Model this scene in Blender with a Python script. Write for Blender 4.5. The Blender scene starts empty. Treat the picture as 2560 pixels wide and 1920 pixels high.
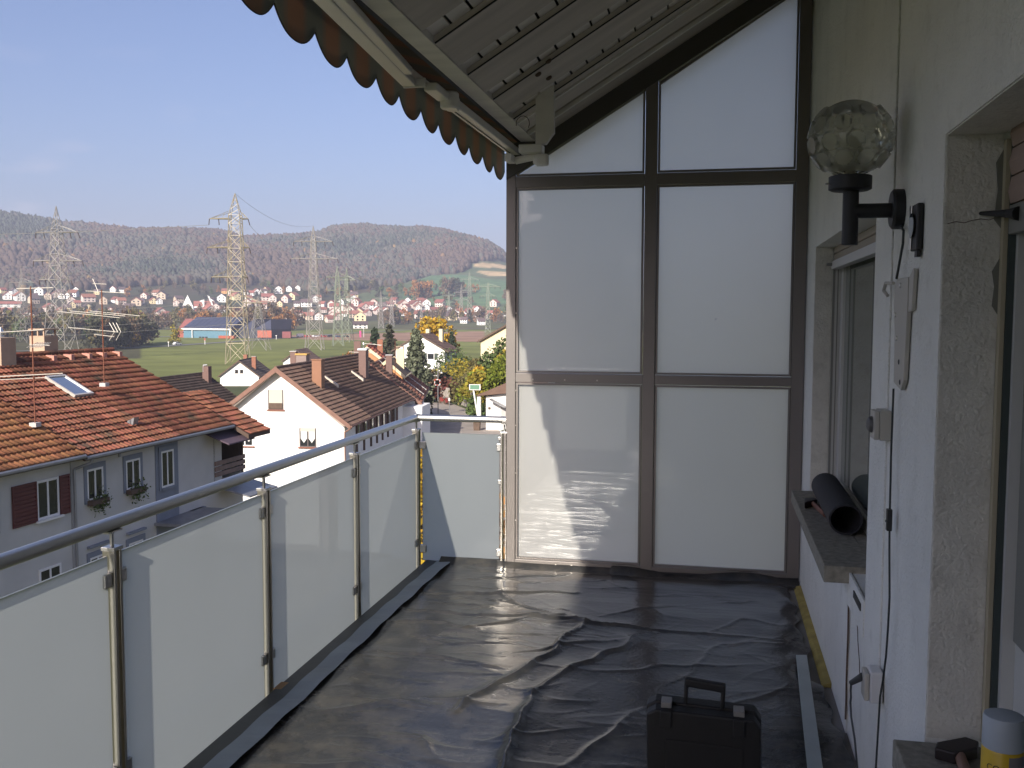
import bpy, math, random
import numpy as np
from mathutils import Vector, Matrix, noise
R = math.radians
rng = random.Random(7)
NR = np.random.default_rng(7)
sc = bpy.context.scene
COL = sc.collection

# ------------------------------------------------------------------ camera
cd = bpy.data.cameras.new('camera'); cam = bpy.data.objects.new('camera', cd); COL.objects.link(cam); sc.camera = cam
cd.sensor_width = 36.0; cd.lens = 36.0 * 2411.45 / 2560.0; cd.clip_start = 0.05; cd.clip_end = 20000
YAW, PIT, ROL = .2068, .0733, .0026
fw = Vector((-math.sin(YAW) * math.cos(PIT), math.cos(YAW) * math.cos(PIT), -math.sin(PIT)))
rt = Vector((math.cos(YAW), math.sin(YAW), 0)); up = rt.cross(fw)
r2 = rt * math.cos(ROL) + up * math.sin(ROL); u2 = -rt * math.sin(ROL) + up * math.cos(ROL)
cam.matrix_world = Matrix(((r2.x, u2.x, -fw.x, 0), (r2.y, u2.y, -fw.y, 0), (r2.z, u2.z, -fw.z, 1.6), (0, 0, 0, 1)))

# ------------------------------------------------------------------ sky, sun, exposure
sund = Vector((.925, 6.45, -3.36)).normalized()          # the way the light travels
EL = math.asin(-sund.z)
w = bpy.data.worlds.new('World'); sc.world = w; w.use_nodes = True
nt = w.node_tree; nt.nodes.clear()
def N(t, **k):
    n = nt.nodes.new(t)
    for a, b in k.items(): setattr(n, a, b)
    return n
out = N('ShaderNodeOutputWorld'); bg = N('ShaderNodeBackground'); sky = N('ShaderNodeTexSky', sky_type='NISHITA')
sky.sun_disc = False; sky.sun_elevation = EL; sky.sun_rotation = math.atan2(-sund.x, -sund.y)
sky.air_density = 1.0; sky.dust_density = 4.5; sky.ozone_density = 2.2; sky.altitude = 300
bg.inputs[1].default_value = .062
tint = N('ShaderNodeMix', data_type='RGBA', blend_type='MULTIPLY'); tint.inputs[0].default_value = 1
tint.inputs[7].default_value = (.86, .86, 1.04, 1)
# a few thin pinkish clouds low in the sky, the same all round
tc = N('ShaderNodeTexCoord'); mp = N('ShaderNodeMapping'); mp.inputs['Scale'].default_value = (2.6, 2.6, 9)
nz = N('ShaderNodeTexNoise'); nz.inputs['Scale'].default_value = 3.2; nz.inputs['Detail'].default_value = 6
rp = N('ShaderNodeMapRange'); rp.inputs[1].default_value = .60; rp.inputs[2].default_value = .80; rp.inputs[4].default_value = .30
sx = N('ShaderNodeSeparateXYZ'); hb = N('ShaderNodeMapRange'); hb.inputs[1].default_value = .26; hb.inputs[2].default_value = .12
mu = N('ShaderNodeMath', operation='MULTIPLY'); mx = N('ShaderNodeMix', data_type='RGBA'); mx.inputs[7].default_value = (5.6, 4.9, 5.4, 1)
L = nt.links.new
L(tc.outputs['Generated'], mp.inputs[0]); L(mp.outputs[0], nz.inputs[0]); L(nz.outputs[0], rp.inputs[0])
L(tc.outputs['Generated'], sx.inputs[0]); L(sx.outputs[2], hb.inputs[0]); L(rp.outputs[0], mu.inputs[0]); L(hb.outputs[0], mu.inputs[1])
L(sky.outputs[0], tint.inputs[6]); L(tint.outputs[2], mx.inputs[6]); L(mu.outputs[0], mx.inputs[0]); L(mx.outputs[2], bg.inputs[0]); L(bg.outputs[0], out.inputs[0])
sl = bpy.data.lights.new('sun', 'SUN'); sl.energy = 3.0; sl.angle = R(.53); sl.color = (1, .93, .82)
so = bpy.data.objects.new('sun', sl); COL.objects.link(so); so.rotation_euler = sund.to_track_quat('-Z', 'Y').to_euler(); so.location = (0, -5, 30)
sc.view_settings.view_transform = 'Standard'; sc.view_settings.look = 'None'; sc.view_settings.gamma = 1
sc.view_settings.exposure = 1.4; sc.view_settings.use_curve_mapping = False
sc.cycles.max_bounces = 8; sc.cycles.diffuse_bounces = 4; sc.cycles.glossy_bounces = 4; sc.cycles.transmission_bounces = 6
sc.cycles.transparent_max_bounces = 8; sc.cycles.volume_bounces = 0; sc.cycles.sample_clamp_indirect = 6
sc.cycles.caustics_reflective = False; sc.cycles.caustics_refractive = False

# ------------------------------------------------------------------ materials
def mat(name, col, rough=.7, metal=0., spec=.5, var=0., vscale=3., bump=0., bscale=60., isl=0., col2=None, c2=(.5, .62), c2scale=1.2, coat=0., bdist=.01, aniso=None, attr=None, trans=0., tcol=None):
    m = bpy.data.materials.new(name); m.use_nodes = True; t = m.node_tree; b = t.nodes['Principled BSDF']; ln = t.links.new
    b.inputs['Roughness'].default_value = rough; b.inputs['Metallic'].default_value = metal; b.inputs['Specular IOR Level'].default_value = spec
    b.inputs['Coat Weight'].default_value = coat; b.inputs['Coat Roughness'].default_value = .04
    b.inputs['Base Color'].default_value = (*col, 1)
    cur = None
    def nn(ty, **k):
        n = t.nodes.new(ty)
        for a, c in k.items(): setattr(n, a, c)
        return n
    geo = nn('ShaderNodeNewGeometry'); pos = geo.outputs['Position']
    if aniso:
        mp = nn('ShaderNodeMapping'); mp.inputs['Scale'].default_value = aniso; ln(pos, mp.inputs[0]); pos = mp.outputs[0]
    if attr:
        a = nn('ShaderNodeAttribute', attribute_name=attr); cur = a.outputs['Color']
    def rgb(c):
        n = nn('ShaderNodeRGB'); n.outputs[0].default_value = (*c, 1); return n.outputs[0]
    if cur is None: cur = rgb(col)
    if col2 is not None:
        z = nn('ShaderNodeTexNoise'); z.inputs['Scale'].default_value = c2scale; z.inputs['Detail'].default_value = 7; z.inputs['Roughness'].default_value = .65; ln(pos, z.inputs[0])
        r = nn('ShaderNodeMapRange'); r.inputs[1].default_value = c2[0]; r.inputs[2].default_value = c2[1]; ln(z.outputs[0], r.inputs[0])
        x = nn('ShaderNodeMix', data_type='RGBA'); ln(r.outputs[0], x.inputs[0]); ln(cur, x.inputs[6]); x.inputs[7].default_value = (*col2, 1); cur = x.outputs[2]
    if var or isl:
        hs = nn('ShaderNodeHueSaturation'); ln(cur, hs.inputs['Color']); val = None
        if var:
            z = nn('ShaderNodeTexNoise'); z.inputs['Scale'].default_value = vscale; z.inputs['Detail'].default_value = 5; ln(pos, z.inputs[0])
            r = nn('ShaderNodeMapRange'); r.inputs[1].default_value = .3; r.inputs[2].default_value = .7; r.inputs[3].default_value = 1 - var; r.inputs[4].default_value = 1 + var; ln(z.outputs[0], r.inputs[0]); val = r.outputs[0]
        if isl:
            oi = nn('ShaderNodeObjectInfo'); ad = nn('ShaderNodeMath', operation='ADD'); fr = nn('ShaderNodeMath', operation='FRACT')
            ln(geo.outputs['Random Per Island'], ad.inputs[0]); ln(oi.outputs['Random'], ad.inputs[1]); ln(ad.outputs[0], fr.inputs[0])
            r = nn('ShaderNodeMapRange'); r.inputs[3].default_value = 1 - isl; r.inputs[4].default_value = 1 + isl; ln(fr.outputs[0], r.inputs[0])
            h2 = nn('ShaderNodeMapRange'); h2.inputs[3].default_value = .5 - isl * .035; h2.inputs[4].default_value = .5 + isl * .035
            q = nn('ShaderNodeMath', operation='MULTIPLY'); q.inputs[1].default_value = 7.31; f2 = nn('ShaderNodeMath', operation='FRACT'); ln(fr.outputs[0], q.inputs[0]); ln(q.outputs[0], f2.inputs[0]); ln(f2.outputs[0], h2.inputs[0]); ln(h2.outputs[0], hs.inputs['Hue'])
            if val is not None:
                mm = nn('ShaderNodeMath', operation='MULTIPLY'); ln(val, mm.inputs[0]); ln(r.outputs[0], mm.inputs[1]); val = mm.outputs[0]
            else: val = r.outputs[0]
        ln(val, hs.inputs['Value']); cur = hs.outputs[0]
    ln(cur, b.inputs['Base Color'])
    if bump:
        z = nn('ShaderNodeTexNoise'); z.inputs['Scale'].default_value = bscale; z.inputs['Detail'].default_value = 6; ln(pos, z.inputs[0])
        bp = nn('ShaderNodeBump'); bp.inputs['Strength'].default_value = bump; bp.inputs['Distance'].default_value = bdist; ln(z.outputs[0], bp.inputs['Height']); ln(bp.outputs[0], b.inputs['Normal'])
    if trans:
        o = [n for n in t.nodes if n.type == 'OUTPUT_MATERIAL'][0]; ms = nn('ShaderNodeMixShader'); tr = nn('ShaderNodeBsdfTranslucent')
        if tcol: tr.inputs[0].default_value = (*tcol, 1)
        else: ln(cur, tr.inputs[0])
        ms.inputs[0].default_value = trans; ln(b.outputs[0], ms.inputs[1]); ln(tr.outputs[0], ms.inputs[2]); ln(ms.outputs[0], o.inputs[0])
    return m

def frosted(name, dcol, tcol, dw, rough=.02, fwd=.0):
    m = bpy.data.materials.new(name); m.use_nodes = True; t = m.node_tree; t.nodes.clear(); ln = t.links.new
    o = t.nodes.new('ShaderNodeOutputMaterial'); d = t.nodes.new('ShaderNodeBsdfDiffuse'); tr = t.nodes.new('ShaderNodeBsdfTranslucent'); g = t.nodes.new('ShaderNodeBsdfGlossy'); f = t.nodes.new('ShaderNodeFresnel')
    a = t.nodes.new('ShaderNodeMixShader'); b = t.nodes.new('ShaderNodeMixShader')
    geo = t.nodes.new('ShaderNodeNewGeometry'); z = t.nodes.new('ShaderNodeTexNoise'); z.inputs['Scale'].default_value = 1.3; z.inputs['Detail'].default_value = 3; ln(geo.outputs['Position'], z.inputs[0])
    r = t.nodes.new('ShaderNodeMapRange'); r.inputs[3].default_value = .93; r.inputs[4].default_value = 1.05; ln(z.outputs[0], r.inputs[0])
    hs = t.nodes.new('ShaderNodeHueSaturation'); hs.inputs['Color'].default_value = (*tcol, 1); ln(r.outputs[0], hs.inputs['Value']); ln(hs.outputs[0], tr.inputs[0])
    d.inputs[0].default_value = (*dcol, 1); g.inputs['Roughness'].default_value = rough; f.inputs[0].default_value = 1.5; a.inputs[0].default_value = dw
    rf = t.nodes.new('ShaderNodeBsdfRefraction'); rf.inputs['Roughness'].default_value = .95; rf.inputs['IOR'].default_value = 1.15; ln(hs.outputs[0], rf.inputs[0]); c = t.nodes.new('ShaderNodeMixShader'); c.inputs[0].default_value = fwd; ln(tr.outputs[0], c.inputs[1]); ln(rf.outputs[0], c.inputs[2])
    ln(c.outputs[0], a.inputs[1]); ln(d.outputs[0], a.inputs[2]); ln(f.outputs[0], b.inputs[0]); ln(a.outputs[0], b.inputs[1]); ln(g.outputs[0], b.inputs[2]); ln(b.outputs[0], o.inputs[0])
    return m
def clear(name, tint=(1, 1, 1), rough=.0, ior=1.45, shadow=True):
    m = bpy.data.materials.new(name); m.use_nodes = True; t = m.node_tree; b = t.nodes['Principled BSDF']
    b.inputs['Base Color'].default_value = (*tint, 1); b.inputs['Roughness'].default_value = rough; b.inputs['IOR'].default_value = ior; b.inputs['Transmission Weight'].default_value = 1
    return m

# ------------------------------------------------------------------ mesh helpers
WM = {}                                                    # world matrix of each object that carries children
def link(o, parent=None):
    COL.objects.link(o)
    if parent is not None: o.parent = parent; WM[o.name] = WM[parent.name]
    return o
def thing(name, label, cat, loc=(0, 0, 0), rz=0., group=None):
    o = bpy.data.objects.new(name, None); COL.objects.link(o); o.empty_display_size = .2
    o.location = loc; o.rotation_euler = (0, 0, rz); o['label'] = label; o['category'] = cat
    if group: o['group'] = group
    WM[o.name] = Matrix.Translation(loc) @ Matrix.Rotation(rz, 4, 'Z')
    return o
def tag(o, label, cat, group=None):
    o['label'] = label; o['category'] = cat
    if group: o['group'] = group
    return o
class MB:
    def __init__(s, M=None): s.v = []; s.f = []; s.mi = []; s.M = M
    def add(s, vs, fs, mi=0):
        k = len(s.v); s.v += [s.M @ Vector(v) if s.M else Vector(v) for v in vs]; s.f += [tuple(i + k for i in f) for f in fs]; s.mi += [mi] * len(fs); return s
    def box(s, x0, x1, y0, y1, z0, z1, mi=0):
        return s.add([(x0, y0, z0), (x1, y0, z0), (x1, y1, z0), (x0, y1, z0), (x0, y0, z1), (x1, y0, z1), (x1, y1, z1), (x0, y1, z1)],
                     [(0, 3, 2, 1), (4, 5, 6, 7), (0, 1, 5, 4), (1, 2, 6, 5), (2, 3, 7, 6), (3, 0, 4, 7)], mi)
    def prism(s, pts, a, b, axis='y', mi=0):              # 2D outline extruded along an axis
        n = len(pts); f = {'y': lambda p, t: (p[0], t, p[1]), 'x': lambda p, t: (t, p[0], p[1]), 'z': lambda p, t: (p[0], p[1], t)}[axis]
        return s.add([f(p, a) for p in pts] + [f(p, b) for p in pts], [tuple(range(n)), tuple(range(2 * n - 1, n - 1, -1))] + [(i, i + n, (i + 1) % n + n, (i + 1) % n) for i in range(n)], mi)
    def tube(s, p, q, r, n=8, r2=None, cap=True, mi=0):
        p, q = Vector(p), Vector(q); d = (q - p).normalized(); a = d.orthogonal().normalized(); b = d.cross(a); r2 = r if r2 is None else r2
        vs = [p + (a * math.cos(t) + b * math.sin(t)) * r for t in [2 * math.pi * (i + .5) / n for i in range(n)]] + [q + (a * math.cos(t) + b * math.sin(t)) * r2 for t in [2 * math.pi * (i + .5) / n for i in range(n)]]
        fs = [(i, (i + 1) % n, (i + 1) % n + n, i + n) for i in range(n)]
        if cap: fs += [tuple(range(n - 1, -1, -1)), tuple(range(n, 2 * n))]
        return s.add(vs, fs, mi)
    def path(s, pts, r, n=6, mi=0):
        for a, b in zip(pts, pts[1:]): s.tube(a, b, r, n, mi=mi)
        return s
    def lathe(s, c, prof, n=24, mi=0):                     # prof: (radius, z) list round a vertical axis
        vs = []; fs = []
        for r, z in prof: vs += [(c[0] + r * math.cos(2 * math.pi * i / n), c[1] + r * math.sin(2 * math.pi * i / n), c[2] + z) for i in range(n)]
        for k in range(len(prof) - 1): fs += [(k * n + i, k * n + (i + 1) % n, (k + 1) * n + (i + 1) % n, (k + 1) * n + i) for i in range(n)]
        fs += [tuple(range(n - 1, -1, -1)), tuple(range((len(prof) - 1) * n, len(prof) * n))]
        return s.add(vs, fs, mi)
    def build(s, name, m, parent=None, pre=None, smooth=False, bevel=0., kind=None):
        me = bpy.data.meshes.new(name); vs = s.v
        X = pre if pre else Matrix()
        if parent is not None: X = WM[parent.name].inverted() @ X
        me.from_pydata([X @ v for v in vs], [], s.f)
        for x in (m if isinstance(m, (list, tuple)) else [m]): me.materials.append(x)
        if any(s.mi): me.polygons.foreach_set('material_index', s.mi)
        if smooth: me.polygons.foreach_set('use_smooth', [True] * len(s.f))
        me.update(); o = bpy.data.objects.new(name, me); link(o, parent)
        if parent is None: WM[o.name] = Matrix()
        if bevel:
            b = o.modifiers.new('bevel', 'BEVEL'); b.width = bevel; b.segments = 2; b.limit_method = 'ANGLE'; b.angle_limit = R(40)
        if smooth and hasattr(me, 'set_sharp_from_angle'): me.set_sharp_from_angle(angle=R(40))
        if kind: o['kind'] = kind
        return o
def arr_mesh(name, V, F, m, fi=None):                      # quick mesh from arrays; F is (n,k)
    me = bpy.data.meshes.new(name); k = F.shape[1]
    me.vertices.add(len(V)); me.vertices.foreach_set('co', V.astype(np.float32).ravel())
    me.loops.add(F.size); me.loops.foreach_set('vertex_index', F.astype(np.int32).ravel())
    me.polygons.add(len(F)); me.polygons.foreach_set('loop_start', np.arange(0, F.size, k, dtype=np.int32)); me.polygons.foreach_set('loop_total', np.full(len(F), k, dtype=np.int32))
    for x in (m if isinstance(m, (list, tuple)) else [m]): me.materials.append(x)
    if fi is not None: me.polygons.foreach_set('material_index', fi.astype(np.int32))
    me.update(calc_edges=True); return me
def Rz(deg): return Matrix.Rotation(R(-deg), 4, 'Z')       # frame turned clockwise by deg from +Y
def inst(me, name, parent, M):
    o = bpy.data.objects.new(name, me); link(o, parent); o.matrix_local = M; return o

# ------------------------------------------------------------------ terrain
def ip(x, T):
    if x <= T[0][0]: return T[0][1]
    for (a, p), (b, q) in zip(T, T[1:]):
        if x <= b: return p + (q - p) * (x - a) / (b - a)
    return T[-1][1]
RIDGE = [(-75, 205), (-50, 240), (-39.59, 196), (-38.48, 194), (-37.34, 190), (-36.77, 184), (-35.79, 186), (-34.01, 181), (-33.2, 175), (-31.96, 176), (-30.71, 178), (-29.22, 176), (-28.14, 175), (-27.49, 164), (-26.61, 167), (-25.28, 170), (-23.94, 174), (-23.03, 177), (-22.9, 181), (-22.35, 191), (-20.75, 194), (-19.36, 192), (-18.2, 193), (-17.27, 194), (-15.63, 186), (-14.23, 169), (-13.28, 151), (-12.34, 128), (-11.99, 118), (-11.16, 90), (-9, 70), (0, 60), (30, 60), (75, 90)]
BASE = [(0, -8.4), (32, -8.6), (55, -10.8), (70, -11.6), (110, -11.3), (195, -11.2), (250, -14.6), (320, -15.6), (700, -15.0), (950, -12.0), (1150, -7.0), (1250, -1.0), (1500, 36), (1800, 76)]
def ground(x, y):
    r = math.hypot(x, y); az = math.degrees(math.atan2(x, y))
    if r < 1800: z = ip(r, BASE)
    else:
        R = ip(az, RIDGE)
        z = ip(r, [(1800, 76 if R > 110 else 76 * R / 110), (2050, 76 + (R - 76) * .60), (2300, R), (2500, R * .9), (3400, R * .35), (9000, 0)])
    if az > -9 and r > 1150: z *= max(.3, 1 - (az + 9) / 30)
    z += 6.5 * math.exp(-((az + 9.5) / 3.0) ** 2) * math.exp(-((r - 150) / 50) ** 2)
    if r < 300: z -= 3.0 * min(1, max(0, (-18 - az) / 3)) * math.exp(-((r - 190) / 42) ** 2)
    return z

def inpoly(x, y, P):
    c = False; j = len(P) - 1
    for i in range(len(P)):
        xi, yi = P[i]; xj, yj = P[j]
        if (yi > y) != (yj > y) and x < (xj - xi) * (y - yi) / (yj - yi) + xi: c = not c
        j = i
    return c
SOIL = [(-305, 640), (-298, 662), (-240, 742), (-171, 810), (-60, 850), (20, 800), (-30, 560), (-112, 546), (-174, 552), (-250, 562)]
MEADOW = [(-455, 1370), (-478, 1480), (-500, 1600), (-500, 1680), (-440, 1700), (-395, 1640), (-330, 1620), (-200, 1600), (-200, 1366), (-322, 1300), (-417, 1275)]
BEIGE = [[(-464, 1835), (-380, 2100), (-250, 2000), (-250, 1890), (-395, 1872), (-447, 1800)], [(-440, 1766), (-300, 1830), (-300, 1725), (-364, 1712), (-396, 1695)]]
NOWOOD = [(-520, 1250), (-505, 1600), (-505, 1690), (-470, 1720), (-455, 1760), (-470, 1830), (-425, 2080), (-100, 2150), (0, 1500), (0, 1200)]
def rel(x, y, r):
    return max(0, min(1, (r - 1500) / 250)) * max(.12, min(1, (2330 - r) / 220)) * (34 * noise.noise(Vector((x * .0042, y * .0022, 1))) + 9 * noise.noise(Vector((x * .016, y * .01, 5))))
def landcol(x, y, r, az):
    n = noise.noise(Vector((x * .01, y * .01, 3))); n2 = noise.noise(Vector((x * .05, y * .05, 9)))
    if r < 235: c = (.075 + .03 * n2, .085 + .02 * n2, .035)
    elif inpoly(x + 6 * n2, y + 10 * n2, SOIL): c = (.30, .185, .125) if az < -13.6 else (.22, .20, .095)
    elif r < 860: c = (.165 + .03 * n, .178 + .03 * n, .055) if az > -33 or r < 380 else (.085, .08, .04)
    elif r < 1130: c = (.11 + .03 * n, .11, .05)
    elif inpoly(x, y, MEADOW): c = (.10 + .02 * n, .165 + .02 * n, .08)
    elif any(inpoly(x, y, b) for b in BEIGE): c = (.46, .34, .19)
    elif inpoly(x, y, NOWOOD): c = (.10 + .02 * n, .12 + .02 * n2, .06)
    elif r < 1560: c = (.065 + .03 * n, .062, .036)
    elif az > -9 or az < -48: c = (.09, .12, .05)
    else: c = (.08, .06, .04)
    return c
azs = [-180 + 4 * i for i in range(33)] + [-48 + .2 * i for i in range(225)] + [-3 + 3 * i for i in range(61)]
azs = [a for a in azs if a < 180]; rs = [2]
while rs[-1] < 4300: rs.append(rs[-1] * (1.10 if rs[-1] < 30 or rs[-1] > 3400 else 1.035 if rs[-1] < 240 else 1.012))
nA = len(azs); V = []; C = []
for r in rs:
    for a in azs:
        x, y = r * math.sin(R(a)), r * math.cos(R(a)); z = ground(x, y)
        if 1500 < r < 3000 and not inpoly(x, y, NOWOOD): z += rel(x, y, r)
        V.append((x, y, z)); C.append((*landcol(x, y, r, a), 1))
V.append((0, 0, -8.4)); C.append((.08, .08, .04, 1))
F = [(k * nA + i, k * nA + (i + 1) % nA, (k + 1) * nA + (i + 1) % nA, (k + 1) * nA + i) for k in range(len(rs) - 1) for i in range(nA)]
me = bpy.data.meshes.new('terrain'); me.from_pydata(V, [], F + [(len(V) - 1, (i + 1) % nA, i) for i in range(nA)])
ca = me.color_attributes.new('Land', 'FLOAT_COLOR', 'POINT'); ca.data.foreach_set('color', np.array(C, dtype=np.float32).ravel())
m_land = mat('land', (.1, .12, .05), rough=.95, spec=.1, attr='Land', var=.22, vscale=.05, bump=.3, bscale=.8, bdist=.3)
me.materials.append(m_land); me.polygons.foreach_set('use_smooth', [True] * len(me.polygons)); terrain = bpy.data.objects.new('terrain', me); COL.objects.link(terrain); terrain['kind'] = 'structure'

def strip(name, pts, wd, m, dz, off=0., thick=0.):         # a ribbon that follows the ground
    P = []
    for (a, b) in zip(pts, pts[1:]):
        n = max(2, int(math.dist(a, b) / 6))
        P += [(a[0] + (b[0] - a[0]) * i / n, a[1] + (b[1] - a[1]) * i / n) for i in range(n)]
    P.append(pts[-1]); vs = []; fs = []
    for i, p in enumerate(P):
        q = P[min(i + 1, len(P) - 1)]; o = P[max(i - 1, 0)]; d = Vector((q[0] - o[0], q[1] - o[1])).normalized(); nn = Vector((d.y, -d.x))
        h = max(ground(p[0] + nn.x * t, p[1] + nn.y * t) for t in (off - wd / 2, off, off + wd / 2)) + dz
        for t in (off - wd / 2, off + wd / 2): vs.append((p[0] + nn.x * t, p[1] + nn.y * t, h))
    for i in range(len(P) - 1): fs.append((2 * i, 2 * i + 2, 2 * i + 3, 2 * i + 1))
    b = MB(); b.add(vs, fs)
    if thick:
        n = len(vs); b.add([(v[0], v[1], v[2] - thick) for v in vs], []); b.f += [(2 * i, 2 * i + n, 2 * i + 2 + n, 2 * i + 2) for i in range(len(P) - 1)] + [(2 * i + 1, 2 * i + 3, 2 * i + 3 + n, 2 * i + 1 + n) for i in range(len(P) - 1)]; b.mi += [0] * 2 * (len(P) - 1)
    o = b.build(name, m); o['kind'] = 'structure'; return o
m_asph = mat('asphalt', (.31, .265, .225), .9, var=.18, vscale=.6, bump=.3, bscale=30)
m_asph2 = mat('asphalt_far', (.17, .165, .155), .9)
m_pave = mat('pavement_slabs', (.34, .30, .25), .9, var=.1, vscale=1)
NEAR = [(-52, 150), (-46.5, 138.5), (-41.5, 132), (-38.8, 127.5), (-35.6, 121), (-31.4, 110.6), (-26.2, 97.6), (-20, 84), (-15, 68), (-12, 50), (-10, 36)]
strip('road', NEAR, 7.6, m_asph, .10)
strip('pavement', NEAR, 1.5, m_pave, .22, off=4.55, thick=.4)
strip('country_road', [(-320, 330), (-280, 380), (-266, 434), (-270, 498), (-276, 582), (-280, 680), (-262, 800), (-180, 900), (-60, 960), (60, 980)], 6.5, m_asph2, .2)
strip('field_road', [(-276, 600), (-320, 612), (-345, 600), (-372, 580)], 14, m_asph2, .25)

# haze: one closed box round camera, ground and hills
hz = MB(); hz.box(-4700, 4700, -4700, 4700, -30, 330); m_hz = bpy.data.materials.new('haze'); m_hz.use_nodes = True; t = m_hz.node_tree; t.nodes.clear()
o_ = t.nodes.new('ShaderNodeOutputMaterial'); v_ = t.nodes.new('ShaderNodeVolumePrincipled'); v_.inputs['Density'].default_value = .00020; v_.inputs['Color'].default_value = (.74, .79, 1, 1); v_.inputs['Anisotropy'].default_value = .0
t.links.new(v_.outputs[0], o_.inputs['Volume']); ho = hz.build('haze', m_hz); ho['kind'] = 'stuff'

# ------------------------------------------------------------------ forest on the hills
def ico():
    p = (1 + 5 ** .5) / 2; v = np.array([(-1, p, 0), (1, p, 0), (-1, -p, 0), (1, -p, 0), (0, -1, p), (0, 1, p), (0, -1, -p), (0, 1, -p), (p, 0, -1), (p, 0, 1), (-p, 0, -1), (-p, 0, 1)]) / 1.9
    f = np.array([(0, 11, 5), (0, 5, 1), (0, 1, 7), (0, 7, 10), (0, 10, 11), (1, 5, 9), (5, 11, 4), (11, 10, 2), (10, 7, 6), (7, 1, 8), (3, 9, 4), (3, 4, 2), (3, 2, 6), (3, 6, 8), (3, 8, 9), (4, 9, 5), (2, 4, 11), (6, 2, 10), (8, 6, 7), (9, 8, 1)])
    return v, f
IV, IF = ico()
m_for = [mat('beech_wood', (.095, .068, .052), .95, spec=.1, isl=.16), mat('bare_wood', (.088, .082, .064), .95, spec=.1, isl=.14), mat('fir_wood', (.052, .060, .045), .95, spec=.1, isl=.3), mat('autumn_wood', (.20, .125, .055), .95, spec=.1, isl=.3)]
pts = []
for _ in range(90000):
    az = NR.uniform(-46, -8); r = (NR.uniform(1360 ** 2, 2480 ** 2)) ** .5; x, y = r * math.sin(R(az)), r * math.cos(R(az))
    if inpoly(x, y, NOWOOD): continue
    n = noise.noise(Vector((x * .006, y * .005, 20)))
    if r < 1600 and n + (.35 if az < -27 else 0) < (1600 - r) / 240 - .12: continue
    n3 = noise.noise(Vector((x * .004, y * .0035, 50))) + .16 * NR.normal()
    k = 2 if n3 > .30 else 1 if n3 > -.02 else 0
    if NR.random() < .008: k = 3
    pts.append((x, y, r, k))
    if len(pts) >= 34000: break
V = []; FI = []
zs = []
for x, y, r, k in pts:
    z = ground(x, y) + rel(x, y, r); zs.append(z)
pa = np.array([(p[0], p[1]) for p in pts]); kk = np.array([p[3] for p in pts]); n = len(pts)
sc_ = NR.uniform(.75, 1.35, n); wd = 4.9 * sc_ * np.where(kk == 2, .7, 1); ht = 8.0 * sc_ * np.where(kk == 2, 1.15, 1)
J = 1 + NR.uniform(-.28, .28, (n, 12, 3)); VV = IV[None] * J; VV[:, :, 0] *= wd[:, None]; VV[:, :, 1] *= wd[:, None]; VV[:, :, 2] *= ht[:, None]
VV[:, :, 0] += pa[:, 0:1]; VV[:, :, 1] += pa[:, 1:2]; VV[:, :, 2] += (np.array(zs) + ht * .55)[:, None]
FF = (IF[None] + (np.arange(n) * 12)[:, None, None]).reshape(-1, 3)
fo = bpy.data.objects.new('forest', arr_mesh('forest', VV.reshape(-1, 3), FF, m_for, np.repeat(kk, 20))); COL.objects.link(fo); fo['kind'] = 'stuff'; fo['label'] = 'autumn beech and fir forest covering the long hill behind the village'

# ------------------------------------------------------------------ trees of leaf-sized faces
def leaves(P, s, nrm_up=.0, sd=0):
    g = np.random.default_rng(sd); n = len(P); a = g.normal(size=(n, 3)); a /= np.linalg.norm(a, axis=1)[:, None]; b = g.normal(size=(n, 3)); b -= (a * b).sum(1)[:, None] * a; b /= np.linalg.norm(b, axis=1)[:, None]
    ss = s * g.uniform(.6, 1.4, n)[:, None]; V = np.stack([P + a * ss, P + b * ss * .7, P - a * ss, P - b * ss * .7], 1).reshape(-1, 3)
    return V, np.arange(4 * n).reshape(-1, 4)
def crown_pts(n, w, h, lumps, sd, hollow=.55):            # points in the outer shells of a few lumps
    g = np.random.default_rng(sd); C = []
    for i in range(lumps):
        t = g.uniform(0, 2 * math.pi); q = g.uniform(0, 1) ** .6; zz = g.uniform(.12, .95); rr = w * .5 * q * (1 - abs(zz - .45) * 1.1) ; C.append((rr * math.cos(t), rr * math.sin(t), zz * h, w * g.uniform(.14, .27)))
    C = np.array(C); k = g.integers(0, lumps, n); d = g.normal(size=(n, 3)); d /= np.linalg.norm(d, axis=1)[:, None]; rad = (hollow + (1 - hollow) * g.random(n) ** .5)
    return C[k, :3] + d * (C[k, 3] * rad)[:, None] * np.array([1, 1, .85])
def trunk(h, r, sd=0, limbs=5, w=1.5):
    g = random.Random(sd); b = MB(); b.tube((0, 0, 0), (0, 0, h * .75), r, 7, r * .45)
    for i in range(limbs):
        t = g.uniform(0, 6.28); z = h * g.uniform(.3, .65); b.tube((0, 0, z), (w * math.cos(t), w * math.sin(t), z + h * .25), r * .4, 5, r * .12)
    return b
m_bark = mat('bark', (.12, .09, .065), .95, var=.3, vscale=3)
LC = {'olive': (.15, .13, .05), 'green': (.095, .13, .042), 'yellow': (.45, .29, .03), 'brown': (.165, .115, .07), 'dark': (.07, .07, .042), 'rust': (.33, .16, .055), 'conifer': (.05, .068, .038), 'silver': (.15, .165, .105), 'gold': (.26, .21, .03), 'red': (.11, .04, .03), 'lime': (.17, .20, .025)}
m_leaf = {k: mat('leaf_' + k, c, .8, spec=.2, isl=.4, trans=.2) for k, c in LC.items()}
def crown_mesh(key, n, w, h, lumps, s, m, sd):
    P = crown_pts(n, w, h, lumps, sd); P[:, 2] -= min(0, P[:, 2].min()); V, F = leaves(P, s, sd=sd); return arr_mesh(key, V, F, m)
TREES = 0
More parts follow.
